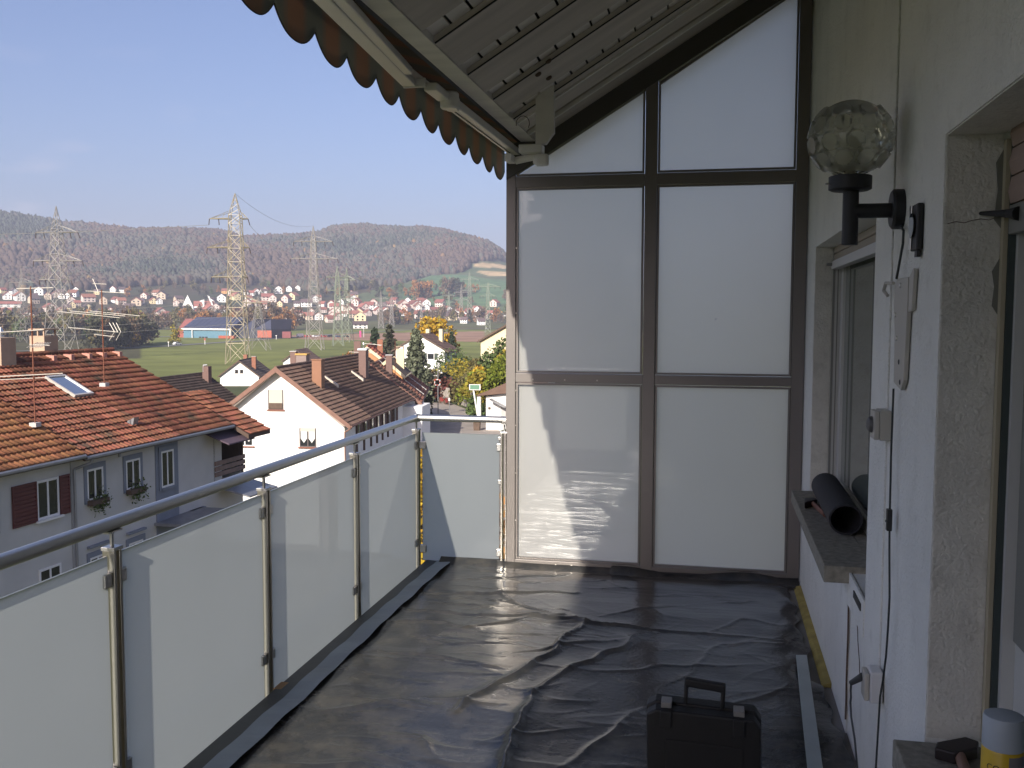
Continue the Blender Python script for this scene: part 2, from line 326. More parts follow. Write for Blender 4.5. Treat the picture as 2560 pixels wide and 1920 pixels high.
def tree(kind, x, y, w, h, label, n=900, s=.5, lumps=16, sd=None, group=None, cat='tree', z=None, name='tree', tr=True, base=.12):
    global TREES; TREES += 1; sd = TREES if sd is None else sd
    z = ground(x, y) if z is None else z
    t = thing(name, label, cat, (x, y, z), 0, group)
    if tr: trunk(h, max(.08, w * .035), sd, w=w * .3).build('trunk', m_bark, t, pre=Matrix.Translation((x, y, z)))
    me = crown_mesh('crown', n, w, h * (1 - base), lumps, s, m_leaf[kind], sd); c = bpy.data.objects.new('crown', me); link(c, t); c.location = (0, 0, h * base); return t
def conifer(x, y, w, h, label, kind='conifer', n=1500, s=.4, sd=1, z=None, name='conifer_tree', group=None, whorl=14):
    z = ground(x, y) if z is None else z; g = np.random.default_rng(sd); t = thing(name, label, 'tree', (x, y, z), 0, group)
    trunk(h * 1.25, w * .04, sd, limbs=0).build('trunk', m_bark, t, pre=Matrix.Translation((x, y, z)))
    zz = g.random(n) ** 1.25; lay = np.floor(zz * whorl) / whorl; arm = g.integers(0, 9, n) * (2 * math.pi / 9) + lay * 17 + g.normal(0, .12, n); q = g.random(n) ** .7
    rad = w * .5 * (1.02 - lay) ** .85 * q * (.8 + .4 * np.sin(arm * 3 + lay * 40) ** 2); P = np.stack([rad * np.cos(arm), rad * np.sin(arm), h * (.05 + .95 * lay) - rad * .32 + g.normal(0, h * .012, n)], 1)
    V, F = leaves(P, s, sd=sd); c = bpy.data.objects.new('crown', arr_mesh('crown', V, F, m_leaf[kind])); link(c, t); return t
# tree belts of the valley: six crowns, each copied; too small in the picture to show parts
fars = {}
def far_tree(kind, x, y, w, h, label, group, name='tree'):
    v = rng.randrange(3)
    if (kind, v) not in fars:
        P = crown_pts(420, 1, 1, 12, sorted(LC).index(kind) * 3 + v, .3)
        V, F = leaves(P, .062, sd=v); b = MB().tube((0, 0, -.03), (0, 0, .45), .03, 5, .012)
        V2 = np.array([tuple(q) for q in b.v]); n = len(V); F2 = np.array([f for f in b.f if len(f) == 4]) + n
        fars[kind, v] = arr_mesh(name, np.concatenate([V, V2]), np.concatenate([F, F2]), [m_leaf[kind], m_bark], np.array([0] * len(F) + [1] * len(F2)))
    o = bpy.data.objects.new(name, fars[kind, v]); COL.objects.link(o); o.location = (x, y, ground(x, y)); o.scale = (w, w, h * 1.1); o.rotation_euler = (0, 0, rng.uniform(0, 6.28))
    tag(o, label, 'tree', group); return o
def belt(line, wid, n, kinds, h, label, group, wf=.8):
    for i in range(n):
        t = (i + rng.random()) / n * (len(line) - 1); k = min(int(t), len(line) - 2); f = t - k; a, b = line[k], line[k + 1]
        x = a[0] + (b[0] - a[0]) * f; y = a[1] + (b[1] - a[1]) * f; az = math.atan2(x, y); r = math.hypot(x, y) + rng.uniform(0, wid); hh = h * rng.uniform(.7, 1.15)
        kd = rng.choice(kinds); far_tree(kd, r * math.sin(az), r * math.cos(az), hh * wf * rng.uniform(.8, 1.2), hh, label[0] + {'olive': 'olive brown', 'green': 'dull green', 'yellow': 'yellow', 'brown': 'brown', 'dark': 'dark', 'rust': 'rust coloured', 'gold': 'golden green'}[kd] + label[1], group)
belt([(-262, 372), (-275, 410), (-288, 452)], 40, 26, ['dark', 'brown', 'brown', 'olive', 'dark'], 14.5, ('', ' tree in the dark clump beside the bend of the country road'), 'trees by the bend of the country road')
belt([(-430, 380), (-400, 430), (-372, 470), (-345, 500)], 110, 75, ['olive', 'brown', 'brown', 'green', 'olive', 'dark'], 14, ('', ' tree in the wood beyond the red tiled roof'), 'trees of the wood beyond the red roof')
belt([(-560, 640), (-470, 700), (-430, 740), (-405, 770)], 120, 60, ['olive', 'brown', 'olive', 'rust'], 15, ('', ' tree in the long belt below the village'), 'trees of the long belt below the village')
belt([(-740, 880), (-675, 932), (-600, 982), (-500, 1000)], 80, 34, ['olive', 'brown', 'brown', 'dark'], 13, ('', ' tree at the lower edge of the village'), 'trees at the lower edge of the village')
belt([(-378, 712), (-362, 730), (-340, 750)], 50, 16, ['olive', 'brown', 'brown', 'rust'], 17, ('', ' tree behind the blue hall'), 'trees behind the blue hall')
belt([(-345, 950), (-300, 1010), (-250, 1030), (-190, 1040)], 40, 30, ['brown', 'olive', 'brown', 'dark', 'rust'], 14, ('', ' tree in the row between brown field and village'), 'trees between the brown field and the village')
belt([(-330, 935), (-316, 945)], 20, 5, ['brown', 'dark', 'olive'], 19, ('', ' tall tree behind the far end of the brown field'), 'tall trees behind the brown field')
belt([(-420, 1325), (-405, 1345)], 20, 6, ['rust', 'rust', 'brown'], 25, ('', ' tree of the bright autumn clump on the green slope'), 'autumn clump on the green slope')
belt([(-385, 1360), (-360, 1370)], 20, 4, ['brown', 'dark'], 24, ('', ' tree beside the bright autumn clump on the slope'), 'dull trees beside the autumn clump')
belt([(-900, 1100), (-700, 1200), (-560, 1260), (-420, 1260), (-300, 1220)], 260, 110, ['brown', 'olive', 'dark', 'dark', 'green', 'rust'], 12, ('', ' tree between the houses of the village'), 'trees between the village houses')
belt([(-250, 1150), (-220, 1180)], 300, 24, ['brown', 'olive', 'dark', 'green'], 14, ('', ' tree on the slope above the last houses'), 'trees on the slope above the last houses')
far_tree('yellow', -279, 425, 7, 9, 'small yellow tree standing in front of the dark clump', None)
far_tree('gold', -275, 457, 8, 8, 'golden green bush by the field road under the blue hall', None)
far_tree('gold', -240, 830, 9, 12, 'small golden green tree at the far edge of the brown field', None)

# ------------------------------------------------------------------ building materials
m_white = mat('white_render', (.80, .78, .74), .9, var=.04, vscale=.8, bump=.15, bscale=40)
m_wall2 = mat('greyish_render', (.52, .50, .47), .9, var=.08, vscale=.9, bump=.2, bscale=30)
m_cream = mat('cream_render', (.66, .55, .36), .9, var=.05, vscale=.8)
m_tred = mat('red_clay_tile', (.215, .082, .047), .8, spec=.3, isl=.28, var=.18, vscale=.7, col2=(.085, .06, .04), c2=(.52, .68), c2scale=1.1, bump=.3, bscale=60, bdist=.004)
m_torg = mat('orange_clay_tile', (.27, .115, .052), .8, spec=.3, isl=.25, var=.15, vscale=.7, col2=(.20, .10, .06), c2=(.58, .75), c2scale=1.1, bump=.3, bscale=60, bdist=.004)
m_tbrn = mat('brown_concrete_tile', (.155, .098, .072), .85, spec=.3, isl=.20, var=.12, vscale=.8, col2=(.30, .25, .20), c2=(.66, .72), c2scale=5., bump=.3, bscale=60)
m_tdk = mat('dark_concrete_tile', (.095, .070, .058), .85, spec=.3, isl=.2, var=.12, vscale=.8)
m_fascia = mat('brown_fascia', (.20, .105, .075), .7, var=.1)
m_under = mat('roof_underlay', (.09, .06, .045), .95)
m_wood = mat('dark_wood', (.10, .065, .045), .8, var=.2, vscale=4)
m_soff = mat('grey_soffit', (.36, .30, .26), .8)
m_brick = mat('brown_chimney_sheet', (.25, .115, .06), .6, var=.06)
m_brick2 = mat('dull_brown_chimney_sheet', (.15, .085, .068), .6, var=.06)
m_beigech = mat('beige_chimney_render', (.42, .30, .21), .9, var=.1, vscale=2)
m_redbrick = mat('red_chimney_brick', (.27, .115, .07), .9, var=.15, vscale=6)
m_steel = mat('stainless', (.62, .60, .57), .28, metal=1, var=.05)
m_zinc = mat('zinc', (.30, .30, .31), .5, metal=.7, var=.1)
m_glassd = mat('window_glass', (.02, .022, .025), .05, spec=.8)
m_wfr = mat('white_window_frame', (.75, .73, .70), .5)
m_shut = mat('dark_red_shutter', (.10, .022, .018), .6, var=.1)
m_shutg = mat('dark_green_shutter', (.035, .05, .038), .6)
m_blind = mat('cream_roller_blind', (.46, .44, .37), .7)
m_sill = mat('red_window_sill', (.25, .09, .055), .7)
m_sur = mat('blue_grey_window_surround', (.20, .215, .25), .8, var=.06)
m_lead = mat('flashing', (.45, .42, .40), .6)
m_curt = mat('net_curtain', (.60, .58, .54), .9)
m_rust = mat('rusty_pipe', (.16, .055, .03), .8)
m_alu = mat('aerial_metal', (.62, .58, .50), .5, metal=.3)

def tile_mesh(name, tw, th, m, flat=False):
    if flat: prof = [(0, 0), (.30, .004), (.36, .018), (.44, .018), (.5, .004), (.80, .004), (.86, .018), (.94, .018), (1, 0)]
    else: prof = [(0, .004), (.45, .0), (.60, .020), (.76, .028), (.90, .020), (1, .004)]
    lo, hi = .052, .010; b = MB(); n = len(prof)
    vs = [(a * tw, 0, c + lo) for a, c in prof] + [(a * tw, th * 1.14, c + hi - .02) for a, c in prof] + [(a * tw, .0, .0) for a, c in prof]
    b.add(vs, [(i, i + 1, i + 1 + n, i + n) for i in range(n - 1)] + [(i + 2 * n, i + 1 + 2 * n, i + 1, i) for i in range(n - 1)])
    me = bpy.data.meshes.new(name); me.from_pydata([v for v in b.v], [], b.f); me.materials.append(m); return me
def tile_roof(parent, P, eave, du, dv, L, S, tw, th, m, name='roof_tile', flat=False, keep=None, top=300, jit=.006):
    # P: house frame matrix; eave: roof corner in that frame; du along the eave, dv up the slope
    du, dv = Vector(du).normalized(), Vector(dv).normalized(); nn = du.cross(dv)
    if nn.z < 0: nn = -nn
    me = tile_mesh(name, tw, th, m, flat); base = Matrix((( du.x, dv.x, nn.x, 0), (du.y, dv.y, nn.y, 0), (du.z, dv.z, nn.z, 0), (0, 0, 0, 1)))
    cells = []
    ni, nj = int(round(L / tw)), int(round(S / th))
    for j in range(nj):
        for i in range(ni):
            a, b = i * tw, j * th
            if keep and not keep(a + tw / 2, b + th / 2): continue
            c = Vector(eave) + du * a + dv * (b + rng.uniform(-jit, jit)) + nn * rng.uniform(0, jit); wp = P @ c; cells.append(((wp - Vector((0, 0, 1.6))).length, c))
    cells.sort(key=lambda q: q[0]); inv = WM[parent.name].inverted() @ P
    for d, c in cells[:top]: inst(me, name, parent, inv @ Matrix.Translation(c) @ base)
    rest = cells[top:]
    if rest:
        v0 = np.array([tuple(base @ v.co) for v in me.vertices]); f0 = np.array([tuple(p.vertices) for p in me.polygons]); cc = np.array([tuple(c) for _, c in rest])
        V = (v0[None] + cc[:, None]).reshape(-1, 3); I = np.array(inv); V = V @ I[:3, :3].T + I[:3, 3]; F = (f0[None] + (np.arange(len(cc)) * len(v0))[:, None, None]).reshape(-1, 4)
        o = bpy.data.objects.new('far_' + name + 's', arr_mesh('tile_field', V, F, m)); link(o, parent); o['kind'] = 'stuff'

def win(P, parent, ax, n, m, z, w, h, blind=0., sill=None, surround=None, frame=None, curtain=False, mull=1, open_=False):
    """a window on a wall: ax 'n' = wall facing +n, 'm' = wall facing -m; (n,m,z) = centre of the bottom edge on the wall"""
    X = (Matrix(((0, 1, 0, n), (1, 0, 0, m), (0, 0, 1, z), (0, 0, 0, 1))) if ax == 'n' else Matrix(((1, 0, 0, n), (0, -1, 0, m), (0, 0, 1, z), (0, 0, 0, 1))))
    Q = P @ X                                              # local: x along the wall, y outwards, z up
    fr = MB(); t = .07; fr.box(-w / 2, -w / 2 + t, -.02, .03, 0, h); fr.box(w / 2 - t, w / 2, -.02, .03, 0, h); fr.box(-w / 2 + t, w / 2 - t, -.02, .03, 0, t); fr.box(-w / 2 + t, w / 2 - t, -.02, .03, h - t, h)
    if mull: fr.box(-.035, .035, -.02, .028, t, h - t)
    f = fr.build('window', frame or m_wfr, parent, pre=Q)
    for s in ((-1, 1) if mull else (0,)):
        a, b = (-w / 2 + t, w / 2 - t) if not mull else ((-w / 2 + t, -.035) if s < 0 else (.035, w / 2 - t)); MB().box(a, b, -.01, .012, t, h - t).build('pane', m_glassd, f, pre=Q)
        if curtain: MB().prism([(a + .02, h * .92), (b - .02, h * .92), (b - .02, h * .45), ((a + b) / 2, h * .22), (a + .02, h * .45)], .013, .02, 'y').build('curtain', m_curt, f, pre=Q)
    if blind: MB().box(-w / 2 + t, w / 2 - t, .012 if not curtain else .022, .034, h * (1 - blind), h - .005).build('roller_blind', m_blind, f, pre=Q)
    if sill: MB().box(-w / 2 - .09, w / 2 + .09, -.01, .13, -.07, -.005).build('window_sill', sill, f, pre=Q)
    if surround:
        s = MB(); e = .13; s.box(-w / 2 - e, -w / 2, -.02, .035, -.08, h + e * 1.3); s.box(w / 2, w / 2 + e, -.02, .035, -.08, h + e * 1.3); s.box(-w / 2, w / 2, -.02, .035, h, h + e * 1.3); s.box(-w / 2, w / 2, -.02, .06, -.1, 0); s.build('window_surround', surround, f, pre=Q)
    return f
def shutter(P, parent, n, m, z, w, h, ax='n', m_=None, nsl=9):
    X = (Matrix(((0, 1, 0, n), (1, 0, 0, m), (0, 0, 1, z), (0, 0, 0, 1))) if ax == 'n' else Matrix(((1, 0, 0, n), (0, -1, 0, m), (0, 0, 1, z), (0, 0, 0, 1)))); Q = P @ X
    b = MB(); b.box(-w / 2, -w / 2 + .05, .02, .06, 0, h); b.box(w / 2 - .05, w / 2, .02, .06, 0, h); b.box(-w / 2 + .05, w / 2 - .05, .02, .06, 0, .06); b.box(-w / 2 + .05, w / 2 - .05, .02, .06, h - .06, h); b.box(-w / 2 + .05, w / 2 - .05, .022, .03, .06, h - .06)
    s = b.build('shutter', m_ or m_shut, parent, pre=Q)
    for i in range(nsl):
        z0 = .07 + (h - .14) * i / nsl; MB().box(-w / 2 + .05, w / 2 - .05, .03, .052, z0, z0 + (h - .14) / nsl * .7).build('slat', m_ or m_shut, s, pre=Q)
def chimney(P, parent, n0, n1, m0, m1, z0, z1, m, cap=None, capm=None, pot=None):
    c = MB().box(n0, n1, m0, m1, z0, z1).build('chimney', m, parent, pre=P, bevel=.01); cn, cm = (n0 + n1) / 2, (m0 + m1) / 2
    if cap == 'lid': MB().box(n0 - .07, n1 + .07, m0 - .07, m1 + .07, z1 + .003, z1 + .14).build('chimney_cap', capm or m_lead, c, pre=P)
    if cap == 'flat': MB().box(n0 - .05, n1 + .05, m0 - .05, m1 + .05, z1 + .003, z1 + .06).build('chimney_cap', capm or m_lead, c, pre=P)
    if cap == 'legs':
        b = MB()
        for a, q in ((n0 + .05, m0 + .05), (n1 - .09, m0 + .05), (n0 + .05, m1 - .09), (n1 - .09, m1 - .09), (cn - .03, m0 + .05)): b.box(a, a + .05, q, q + .05, z1 + .002, z1 + .22)
        b.box(n0 - .03, n1 + .03, m0 - .03, m1 + .03, z1 + .22, z1 + .27); b.build('chimney_cap', capm or m_lead, c, pre=P)
    if pot: MB().lathe((cn, cm, z1 + (.06 if cap == 'flat' else .14 if cap == 'lid' else 0)), pot).build('chimney_pot', m_steel, c, pre=P, smooth=True)
    return c
POT = [(.10, 0), (.10, .05), (.05, .08), (.05, .17), (.09, .20), (.02, .36)]

def gable_house(name, label, P, n_eave, n_ridge, m0, m1, z_eave, z_ridge, zg, wall, tilem, over=.45, gover=.5, tiles=None, n_left=None, fascia=None, tname='roof_tile', gr=None, flat=True, keep=None):
    """ridge along m; right slope from (n_eave,z_eave) up to (n_ridge,z_ridge), mirrored on the left"""
    slope = (z_ridge - z_eave) / (n_eave - n_ridge); nl = 2 * n_ridge - n_eave if n_left is None else n_left; zl = z_ridge - slope * (n_ridge - nl)
    c = P @ Vector(((n_eave + nl) / 2, (m0 + m1) / 2, zg)); ang = math.atan2(P[1][0], P[0][0]); t = thing(name, label, 'house', tuple(c), ang, gr)
    a, b = nl + over, n_eave - over; zr = z_ridge - .2; d = .2 + slope * over
    body = MB(); body.prism([(a, zg), (b, zg), (b, z_eave + slope * over - .2), (n_ridge, zr), (a, zl + slope * over - .2)], m0 + gover, m1 - gover, 'y'); body.build('wall', wall, t, pre=P)
    rb = MB(); th = .16; rb.prism([(n_eave, z_eave - .01), (n_ridge, z_ridge - .01), (nl, zl - .01), (nl, zl - th), (n_ridge, z_ridge - th - .02), (n_eave, z_eave - th)], m0, m1, 'y'); ro = rb.build('roof', m_under, t, pre=P)
    if fascia:
        h = .30
        for s, mm in ((-1, m0), (1, m1)):
            x0, x1 = (mm - .035, mm - .003) if s < 0 else (mm + .003, mm + .035); f = MB(); f.prism([(n_eave + .02, z_eave + .05), (n_ridge, z_ridge + .07), (n_ridge, z_ridge - h), (n_eave + .02, z_eave - h + .03)], x0, x1, 'y'); f.prism([(n_ridge - .001, z_ridge + .07), (nl - .02, zl + .05), (nl - .02, zl - h + .03), (n_ridge - .001, z_ridge - h)], x0, x1, 'y'); f.build('bargeboard', fascia, ro, pre=P)
    L = m1 - m0; S = math.hypot(n_eave - n_ridge, z_ridge - z_eave); dvr = (n_ridge - n_eave, 0, z_ridge - z_eave)
    if tiles:
        tw, tl, cnt = tiles
        tile_roof(t, P, (n_eave + .03, m0 + .02, z_eave - .01), (0, 1, 0), dvr, L - .04, S, tw, tl, tilem, name=tname, flat=flat, top=cnt, keep=keep)
        b = MB(); k = int(L / .36)
        for i in range(k):
            m_ = m0 + i * L / k; b.tube((n_ridge, m_, z_ridge + .0), (n_ridge, m_ + L / k + .03, z_ridge + .02), .115, 8, .10)
        o = b.build('ridge_cap', tilem, ro, pre=P, kind='stuff')
    # gutter
    g = MB(); g.tube((n_eave + .07, m0, z_eave - .06), (n_eave + .07, m1, z_eave - .06), .07, 8); g.build('gutter', m_zinc if fascia is None else fascia, ro, pre=P, smooth=True)
    return t, ro, P

# ------------------------------------------------------------------ the red-tiled row
P2 = Rz(2)
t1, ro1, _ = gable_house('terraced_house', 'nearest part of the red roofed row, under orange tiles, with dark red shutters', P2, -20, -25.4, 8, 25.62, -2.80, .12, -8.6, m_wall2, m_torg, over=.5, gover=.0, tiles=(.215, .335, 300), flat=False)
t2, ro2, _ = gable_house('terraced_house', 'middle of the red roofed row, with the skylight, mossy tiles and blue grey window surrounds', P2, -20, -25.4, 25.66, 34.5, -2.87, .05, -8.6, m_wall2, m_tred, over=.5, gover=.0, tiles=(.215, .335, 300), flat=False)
# lower roof over the wooden loggia at the end
t3, ro3, _ = t2, ro2, P2
lo = MB(); lo.prism([(-19.3, -3.25), (-22.2, -1.68), (-22.2, -1.84), (-19.3, -3.41)], 34.52, 36.3, 'y').build('loggia_roof', m_under, t2, pre=P2)
tile_roof(t2, P2, (-19.27, 34.52, -3.25), (0, 1, 0), (-2.9, 0, 1.57), 1.78, 3.3, .215, .335, m_tred, top=80)
MB().box(-22.2, -20.55, 34.0, 36.2, -8.6, -5.3).box(-22.4, -22.2, 34, 36.2, -8.6, -1.9).box(-22.2, -20.55, 36.05, 36.2, -5.3, -4.6).build('loggia_wall', m_wall2, t2, pre=P2)
for i in range(3): MB().box(-20.5, -20.44, 33.95, 36.25, -4.92 + i * .22, -4.92 + i * .22 + .17).build('plank', mat('loggia_plank', (.22, .15, .12), .8, var=.2, vscale=3), t2, pre=P2)
MB().box(-20.6, -20.5, 33.9, 34.0, -5.3, -3.0).build('loggia_post', m_wood, t2, pre=P2); MB().box(-20.6, -20.5, 36.1, 36.2, -5.3, -3.1).build('loggia_post', m_wood, t2, pre=P2)
MB().prism([(-19.0, -5.62), (-20.45, -5.30), (-20.45, -5.36), (-19.0, -5.68)], 34.0, 36.3, 'y').build('canopy_roof', m_zinc, t2, pre=P2)
MB().box(-22.15, -21.9, 34.02, 36.0, -5.29, -2.2).box(-21.89, -20.62, 36.055, 36.14, -4.59, -2.75).build('loggia_back_wall', m_wood, t2, pre=P2); MB().prism([(-19.4, -3.45), (-20.6, -3.02), (-20.6, -3.06), (-19.4, -3.50)], 33.2, 35.2, 'y').build('sun_blind', mat('purple_blind', (.09, .06, .08), .8), t2, pre=P2)  # back and end wall dark: the shade inside the loggia put into their colour
# openings of the near facade (wall plane n = -20.5)
F_ = -20.5
win(P2, t1, 'n', F_, 24.6, -4.60, .95, 1.18, sill=m_wfr); shutter(P2, t1, F_, 23.62, -4.63, .98, 1.22); shutter(P2, t1, F_, 25.32, -4.63, .44, 1.22)
win(P2, t1, 'n', F_, 21.6, -4.60, .95, 1.18, sill=m_wfr); shutter(P2, t1, F_, 22.35, -4.63, .5, 1.22); shutter(P2, t1, F_, 20.85, -4.63, .5, 1.22)
for mm in (24.6, 21.6): win(P2, t1, 'n', F_, mm, -7.3, .95, 1.2, sill=m_wfr)
dp = MB().path([(-19.93, 26.0, -2.95), (-20.0, 25.95, -3.12), (-20.42, 25.72, -3.3), (-20.42, 25.72, -8.5)], .045, 8); dp.build('downpipe', m_zinc, t2, pre=P2, smooth=True)
def flowers(parent, P, n, m, z, w):
    bx = MB().box(n, n + .2, m - w / 2, m + w / 2, z - .16, z + .0).build('flower_box', m_wood, parent, pre=P)
    g = np.random.default_rng(int(m * 10)); p = np.stack([n + .13 + g.normal(0, .07, 220), m + .12 + g.normal(0, w * .26, 220), z - .12 + g.normal(0, .17, 220)], 1); X = np.array(WM[parent.name].inverted() @ P); p = p @ X[:3, :3].T + X[:3, 3]
    V, F = leaves(p, .05, sd=3); o = bpy.data.objects.new('hanging_plant', arr_mesh('hanging_plant', V, F, m_leaf['green'])); link(o, bx); o['kind'] = 'stuff'
for mm, zz in ((26.77, -4.45), (28.75, -4.45)):
    win(P2, t2, 'n', F_, mm, zz, .80, 1.02, surround=m_sur, frame=m_wfr); flowers(t2, P2, F_ + .03, mm, zz + .02, .85)
MB().box(F_, F_ + .03, 30.03, 31.42, -8.6, -2.98).build('stair_bay_strip', m_sur, t2, pre=P2)
win(P2, t2, 'n', F_ + .03, 30.72, -4.72, .78, 1.33, surround=m_sur, frame=m_wfr, mull=1)
for mm in (26.8, 28.8, 32.6): MB().box(F_, F_ + .12, mm - .5, mm + .5, -5.98, -5.90).build('ledge', m_sur, t2, pre=P2)
MB().box(F_, F_ + 1.1, 29.9, 32.9, -6.0, -5.9).build('porch_roof', m_zinc, t2, pre=P2)
MB().box(F_, F_ + .04, 28.0, 28.1, -3.25, -3.13).build('wall_vent', m_zinc, t2, pre=P2)
for mm in (26.8, 28.8): win(P2, t2, 'n', F_, mm, -7.4, .8, 1.1, surround=m_sur)
# chimneys, skylight, vents
cA = chimney(P2, t2, -24.72 - .62, -24.76, 27.72, 28.42, -.6, .72, m_beigech, pot=POT)
cB = chimney(P2, t2, -26.4, -25.75, 31.0, 31.75, -.9, .70, m_beigech, cap='legs', capm=m_beigech)
th_ = math.atan2(2.92, 5.4); SL = Vector((-5.4, 0, 2.92)).normalized(); NL = Vector((2.92, 0, 5.4)).normalized()
def on_roof(n, m, up_=.05): return Vector((n, m, -2.87 + (-20 - n) * .5407 + up_))
X = Matrix(((0, SL.x, NL.x, -23.3), (1, 0, 0, 29.2), (0, SL.z, NL.z, on_roof(-23.3, 0).z), (0, 0, 0, 1)))
sk = MB(); sk.box(-.5, -.43, -.68, .68, .0, .10); sk.box(.43, .5, -.68, .68, .0, .10); sk.box(-.43, .43, .6, .68, 0, .10); sk.box(-.43, .43, -.68, -.6, 0, .10); s_ = sk.build('skylight', mat('skylight_frame', (.62, .58, .52), .35, metal=.4), t2, pre=P2 @ X)
MB().box(-.43, .43, -.6, .6, .03, .06).build('pane', mat('skylight_glass', (.30, .36, .46), .06, spec=1., metal=.6), s_, pre=P2 @ X)
for mm in (30.48, 31.42, 32.45, 33.33, 34.3, 26.6):
    q = on_roof(-25.05, mm); MB(Matrix.Translation(q)).prism([(-.15, -.02), (.2, -.12), (.2, .08), (-.15, .10)], -.09, .09, 'y').build('vent_tile', mat('pink_vent_tile', (.50, .24, .18), .8), t2, pre=P2)
q = on_roof(-20.98, 29.5); MB(Matrix.Translation(q)).prism([(-.2, 0), (.1, -.04), (.16, .22), (-.1, .10)], -.14, .14, 'y').build('roof_vent', m_zinc, t2, pre=P2)
# roof aerials
def aerial(label, x, y, z0, z1, spec):
    t = thing('roof_aerial', label, 'aerial', (x, y, z0)); MB().tube((x, y, z0), (x, y, z1), .022, 8).build('mast', m_rust, t, smooth=True)
    MB().box(x - .12, x + .12, y - .12, y + .12, z0 - .08, z0 + .05).build('base', m_lead, t)
    for nm, bars in spec:
        b = MB()
        for p, q, r in bars: b.tube(p, q, r, 5)
        b.build(nm, m_alu, t)
    return t
x, y = -20.52, 26.0
aerial('rusty roof mast with a comb shaped aerial, beside the broad beige chimney', x, y, -1.86, 2.38, [
    ('top_boom', [((x - .5, y, 2.31), (x + .78, y, 2.34), .014)]), ('boom', [((x - 1.3, y, .96), (x + .55, y - .2, 1.06), .012)]),
    ('director', [((x + .0 + i * .09, y - .25, .52), (x + .0 + i * .09, y + .25, .66), .011) for i in range(6)] + [((x - .1, y, .60), (x + .6, y, .58), .014)]),
    ('lower_rod', [((x - 1.6, y - .3, -.42), (x + .95, y + .1, -.28), .014)]), ('lower_rod', [((x - 1.6, y - .3, -.52), (x + .3, y + .1, -.42), .012)])])
x, y = -21.56, 31.0
aerial('rusty roof mast with long rod aerials, in the middle of the mossy roof', x, y, -1.0, 2.40, [
    ('top_boom', [((x - .65, y, 2.36), (x + .95, y, 2.28), .013), ((x - .35, y, 2.80), (x - .15, y, 2.35), .010)]), ('top_rod', [((x - .35, y, 2.62), (x + .2, y, 2.60), .012)]),
    ('long_rod', [((x - 1.55, y - .35, 1.62), (x + .62, y + .1, 1.40), .012)]), ('long_rod', [((x - 1.30, y, 1.64), (x + .92, y, 1.46), .012)]), ('long_rod', [((x - .7, y + .3, 1.64), (x + 1.50, y, 1.47), .012)]),
    ('boom', [((x - 1.4, y, 1.04), (x + .62, y, .89), .013)]), ('reflector', [((x + .34, y - .1, 1.22), (x + .54, y - .1, .90), .010), ((x + .54, y - .1, .90), (x + .32, y - .1, .59), .010), ((x + .55, y, 1.22), (x + .72, y, .90), .010), ((x + .72, y, .90), (x + .52, y, .59), .010), ((x + .45, y - .05, 1.22), (x + .63, y - .05, .90), .010)]),
    ('lower_rod', [((x - .35, y, .80), (x + .45, y, .72), .013)])])

# ------------------------------------------------------------------ big white gable with the brown roof
P6 = Rz(-6)
tb, rob, _ = gable_house('gabled_house', 'big white gabled house with the brown roof and two tall brown chimneys', P6, -17, -22, 61.6, 84.3, -5.81, -2.03, -12.0, m_white, m_tbrn, over=.55, gover=.6, tiles=(.30, .345, 300), fascia=m_fascia)
MB().prism([(-17.56, -5.85), (-21.99, -2.30), (-26.43, -5.85), (-26.9, -5.85), (-21.99, -2.18), (-17.1, -5.85)], 61.66, 62.19, 'y').build('soffit', m_soff, tb, pre=P6)
gf = 62.19; m_shadowfr = mat('recess_shadow_frame', (.10, .08, .075), .5)  # dark frame colour stands for the shadow lines of the window recess
win(P6, tb, 'm', -22.22, gf, -4.86, 1.05, 1.32, blind=.72, sill=m_sill, mull=0, frame=m_shadowfr); win(P6, tb, 'm', -20.05, gf, -7.35, 1.15, 1.28, blind=.18, sill=m_sill, curtain=True, frame=m_shadowfr); win(P6, tb, 'm', -24.4, gf, -7.35, 1.15, 1.28, sill=m_sill, curtain=True)
MB().box(-22.68, -21.76, gf - .09, gf - .04, -4.80, -4.42).build('balcony_flowers_rail', m_wood, tb, pre=P6)
for i, mm in enumerate((65.6, 67.6, 69.6, 71.4, 73.2, 75.0, 77.0)):
    f = win(P6, tb, 'n', -17.55, mm, -7.3, .95, 1.15, mull=0, sill=m_sill); shutter(P6, tb, -17.55, mm + .85, -7.3, .6, 1.15, m_=mat('brown_shutter', (.11, .05, .035), .7) if i == 0 else bpy.data.materials['brown_shutter'], nsl=5)
    MB().box(-17.55, -17.42, mm - .6, mm - .45, -8.2, -6.15).build('timber_post', m_wood, tb, pre=P6)
MB().box(-17.55, -15.9, 80.3, 84.0, -12.0, -6.35).build('porch_wall', m_white, tb, pre=P6)
MB().path([(-17.0, 62.1, -5.9), (-17.1, 62.15, -6.05), (-17.5, 62.1, -6.3), (-17.5, 62.1, -12)], .05, 8).build('downpipe', m_fascia, tb, pre=P6)
chimney(P6, tb, -20.52, -19.85, 64.7, 65.5, -3.9, -1.66, m_brick, cap='flat', capm=m_brick); c2 = chimney(P6, tb, -20.3, -19.7, 76.3, 77.2, -3.9, -1.42, m_brick2, cap='lid', capm=mat('bright_cap', (.75, .75, .74), .4, metal=.3), pot=[(.03, 0), (.03, .3), (.08, .32), (.02, .5)])
for n_, m_, w_ in ((-19.95, 74.9, .28), (-20.0, 67.9, .22)):
    X = Matrix.Translation((n_, m_, -5.81 + (-17 - n_) * .756 + .06)); MB(X).prism([(-.55, .42), (.42, -.32), (.42, -.12), (-.55, .54)], -w_ / 2, w_ / 2, 'y').build('roof_window', mat('roof_window_flap', (.55, .47, .38), .5), tb, pre=P6)
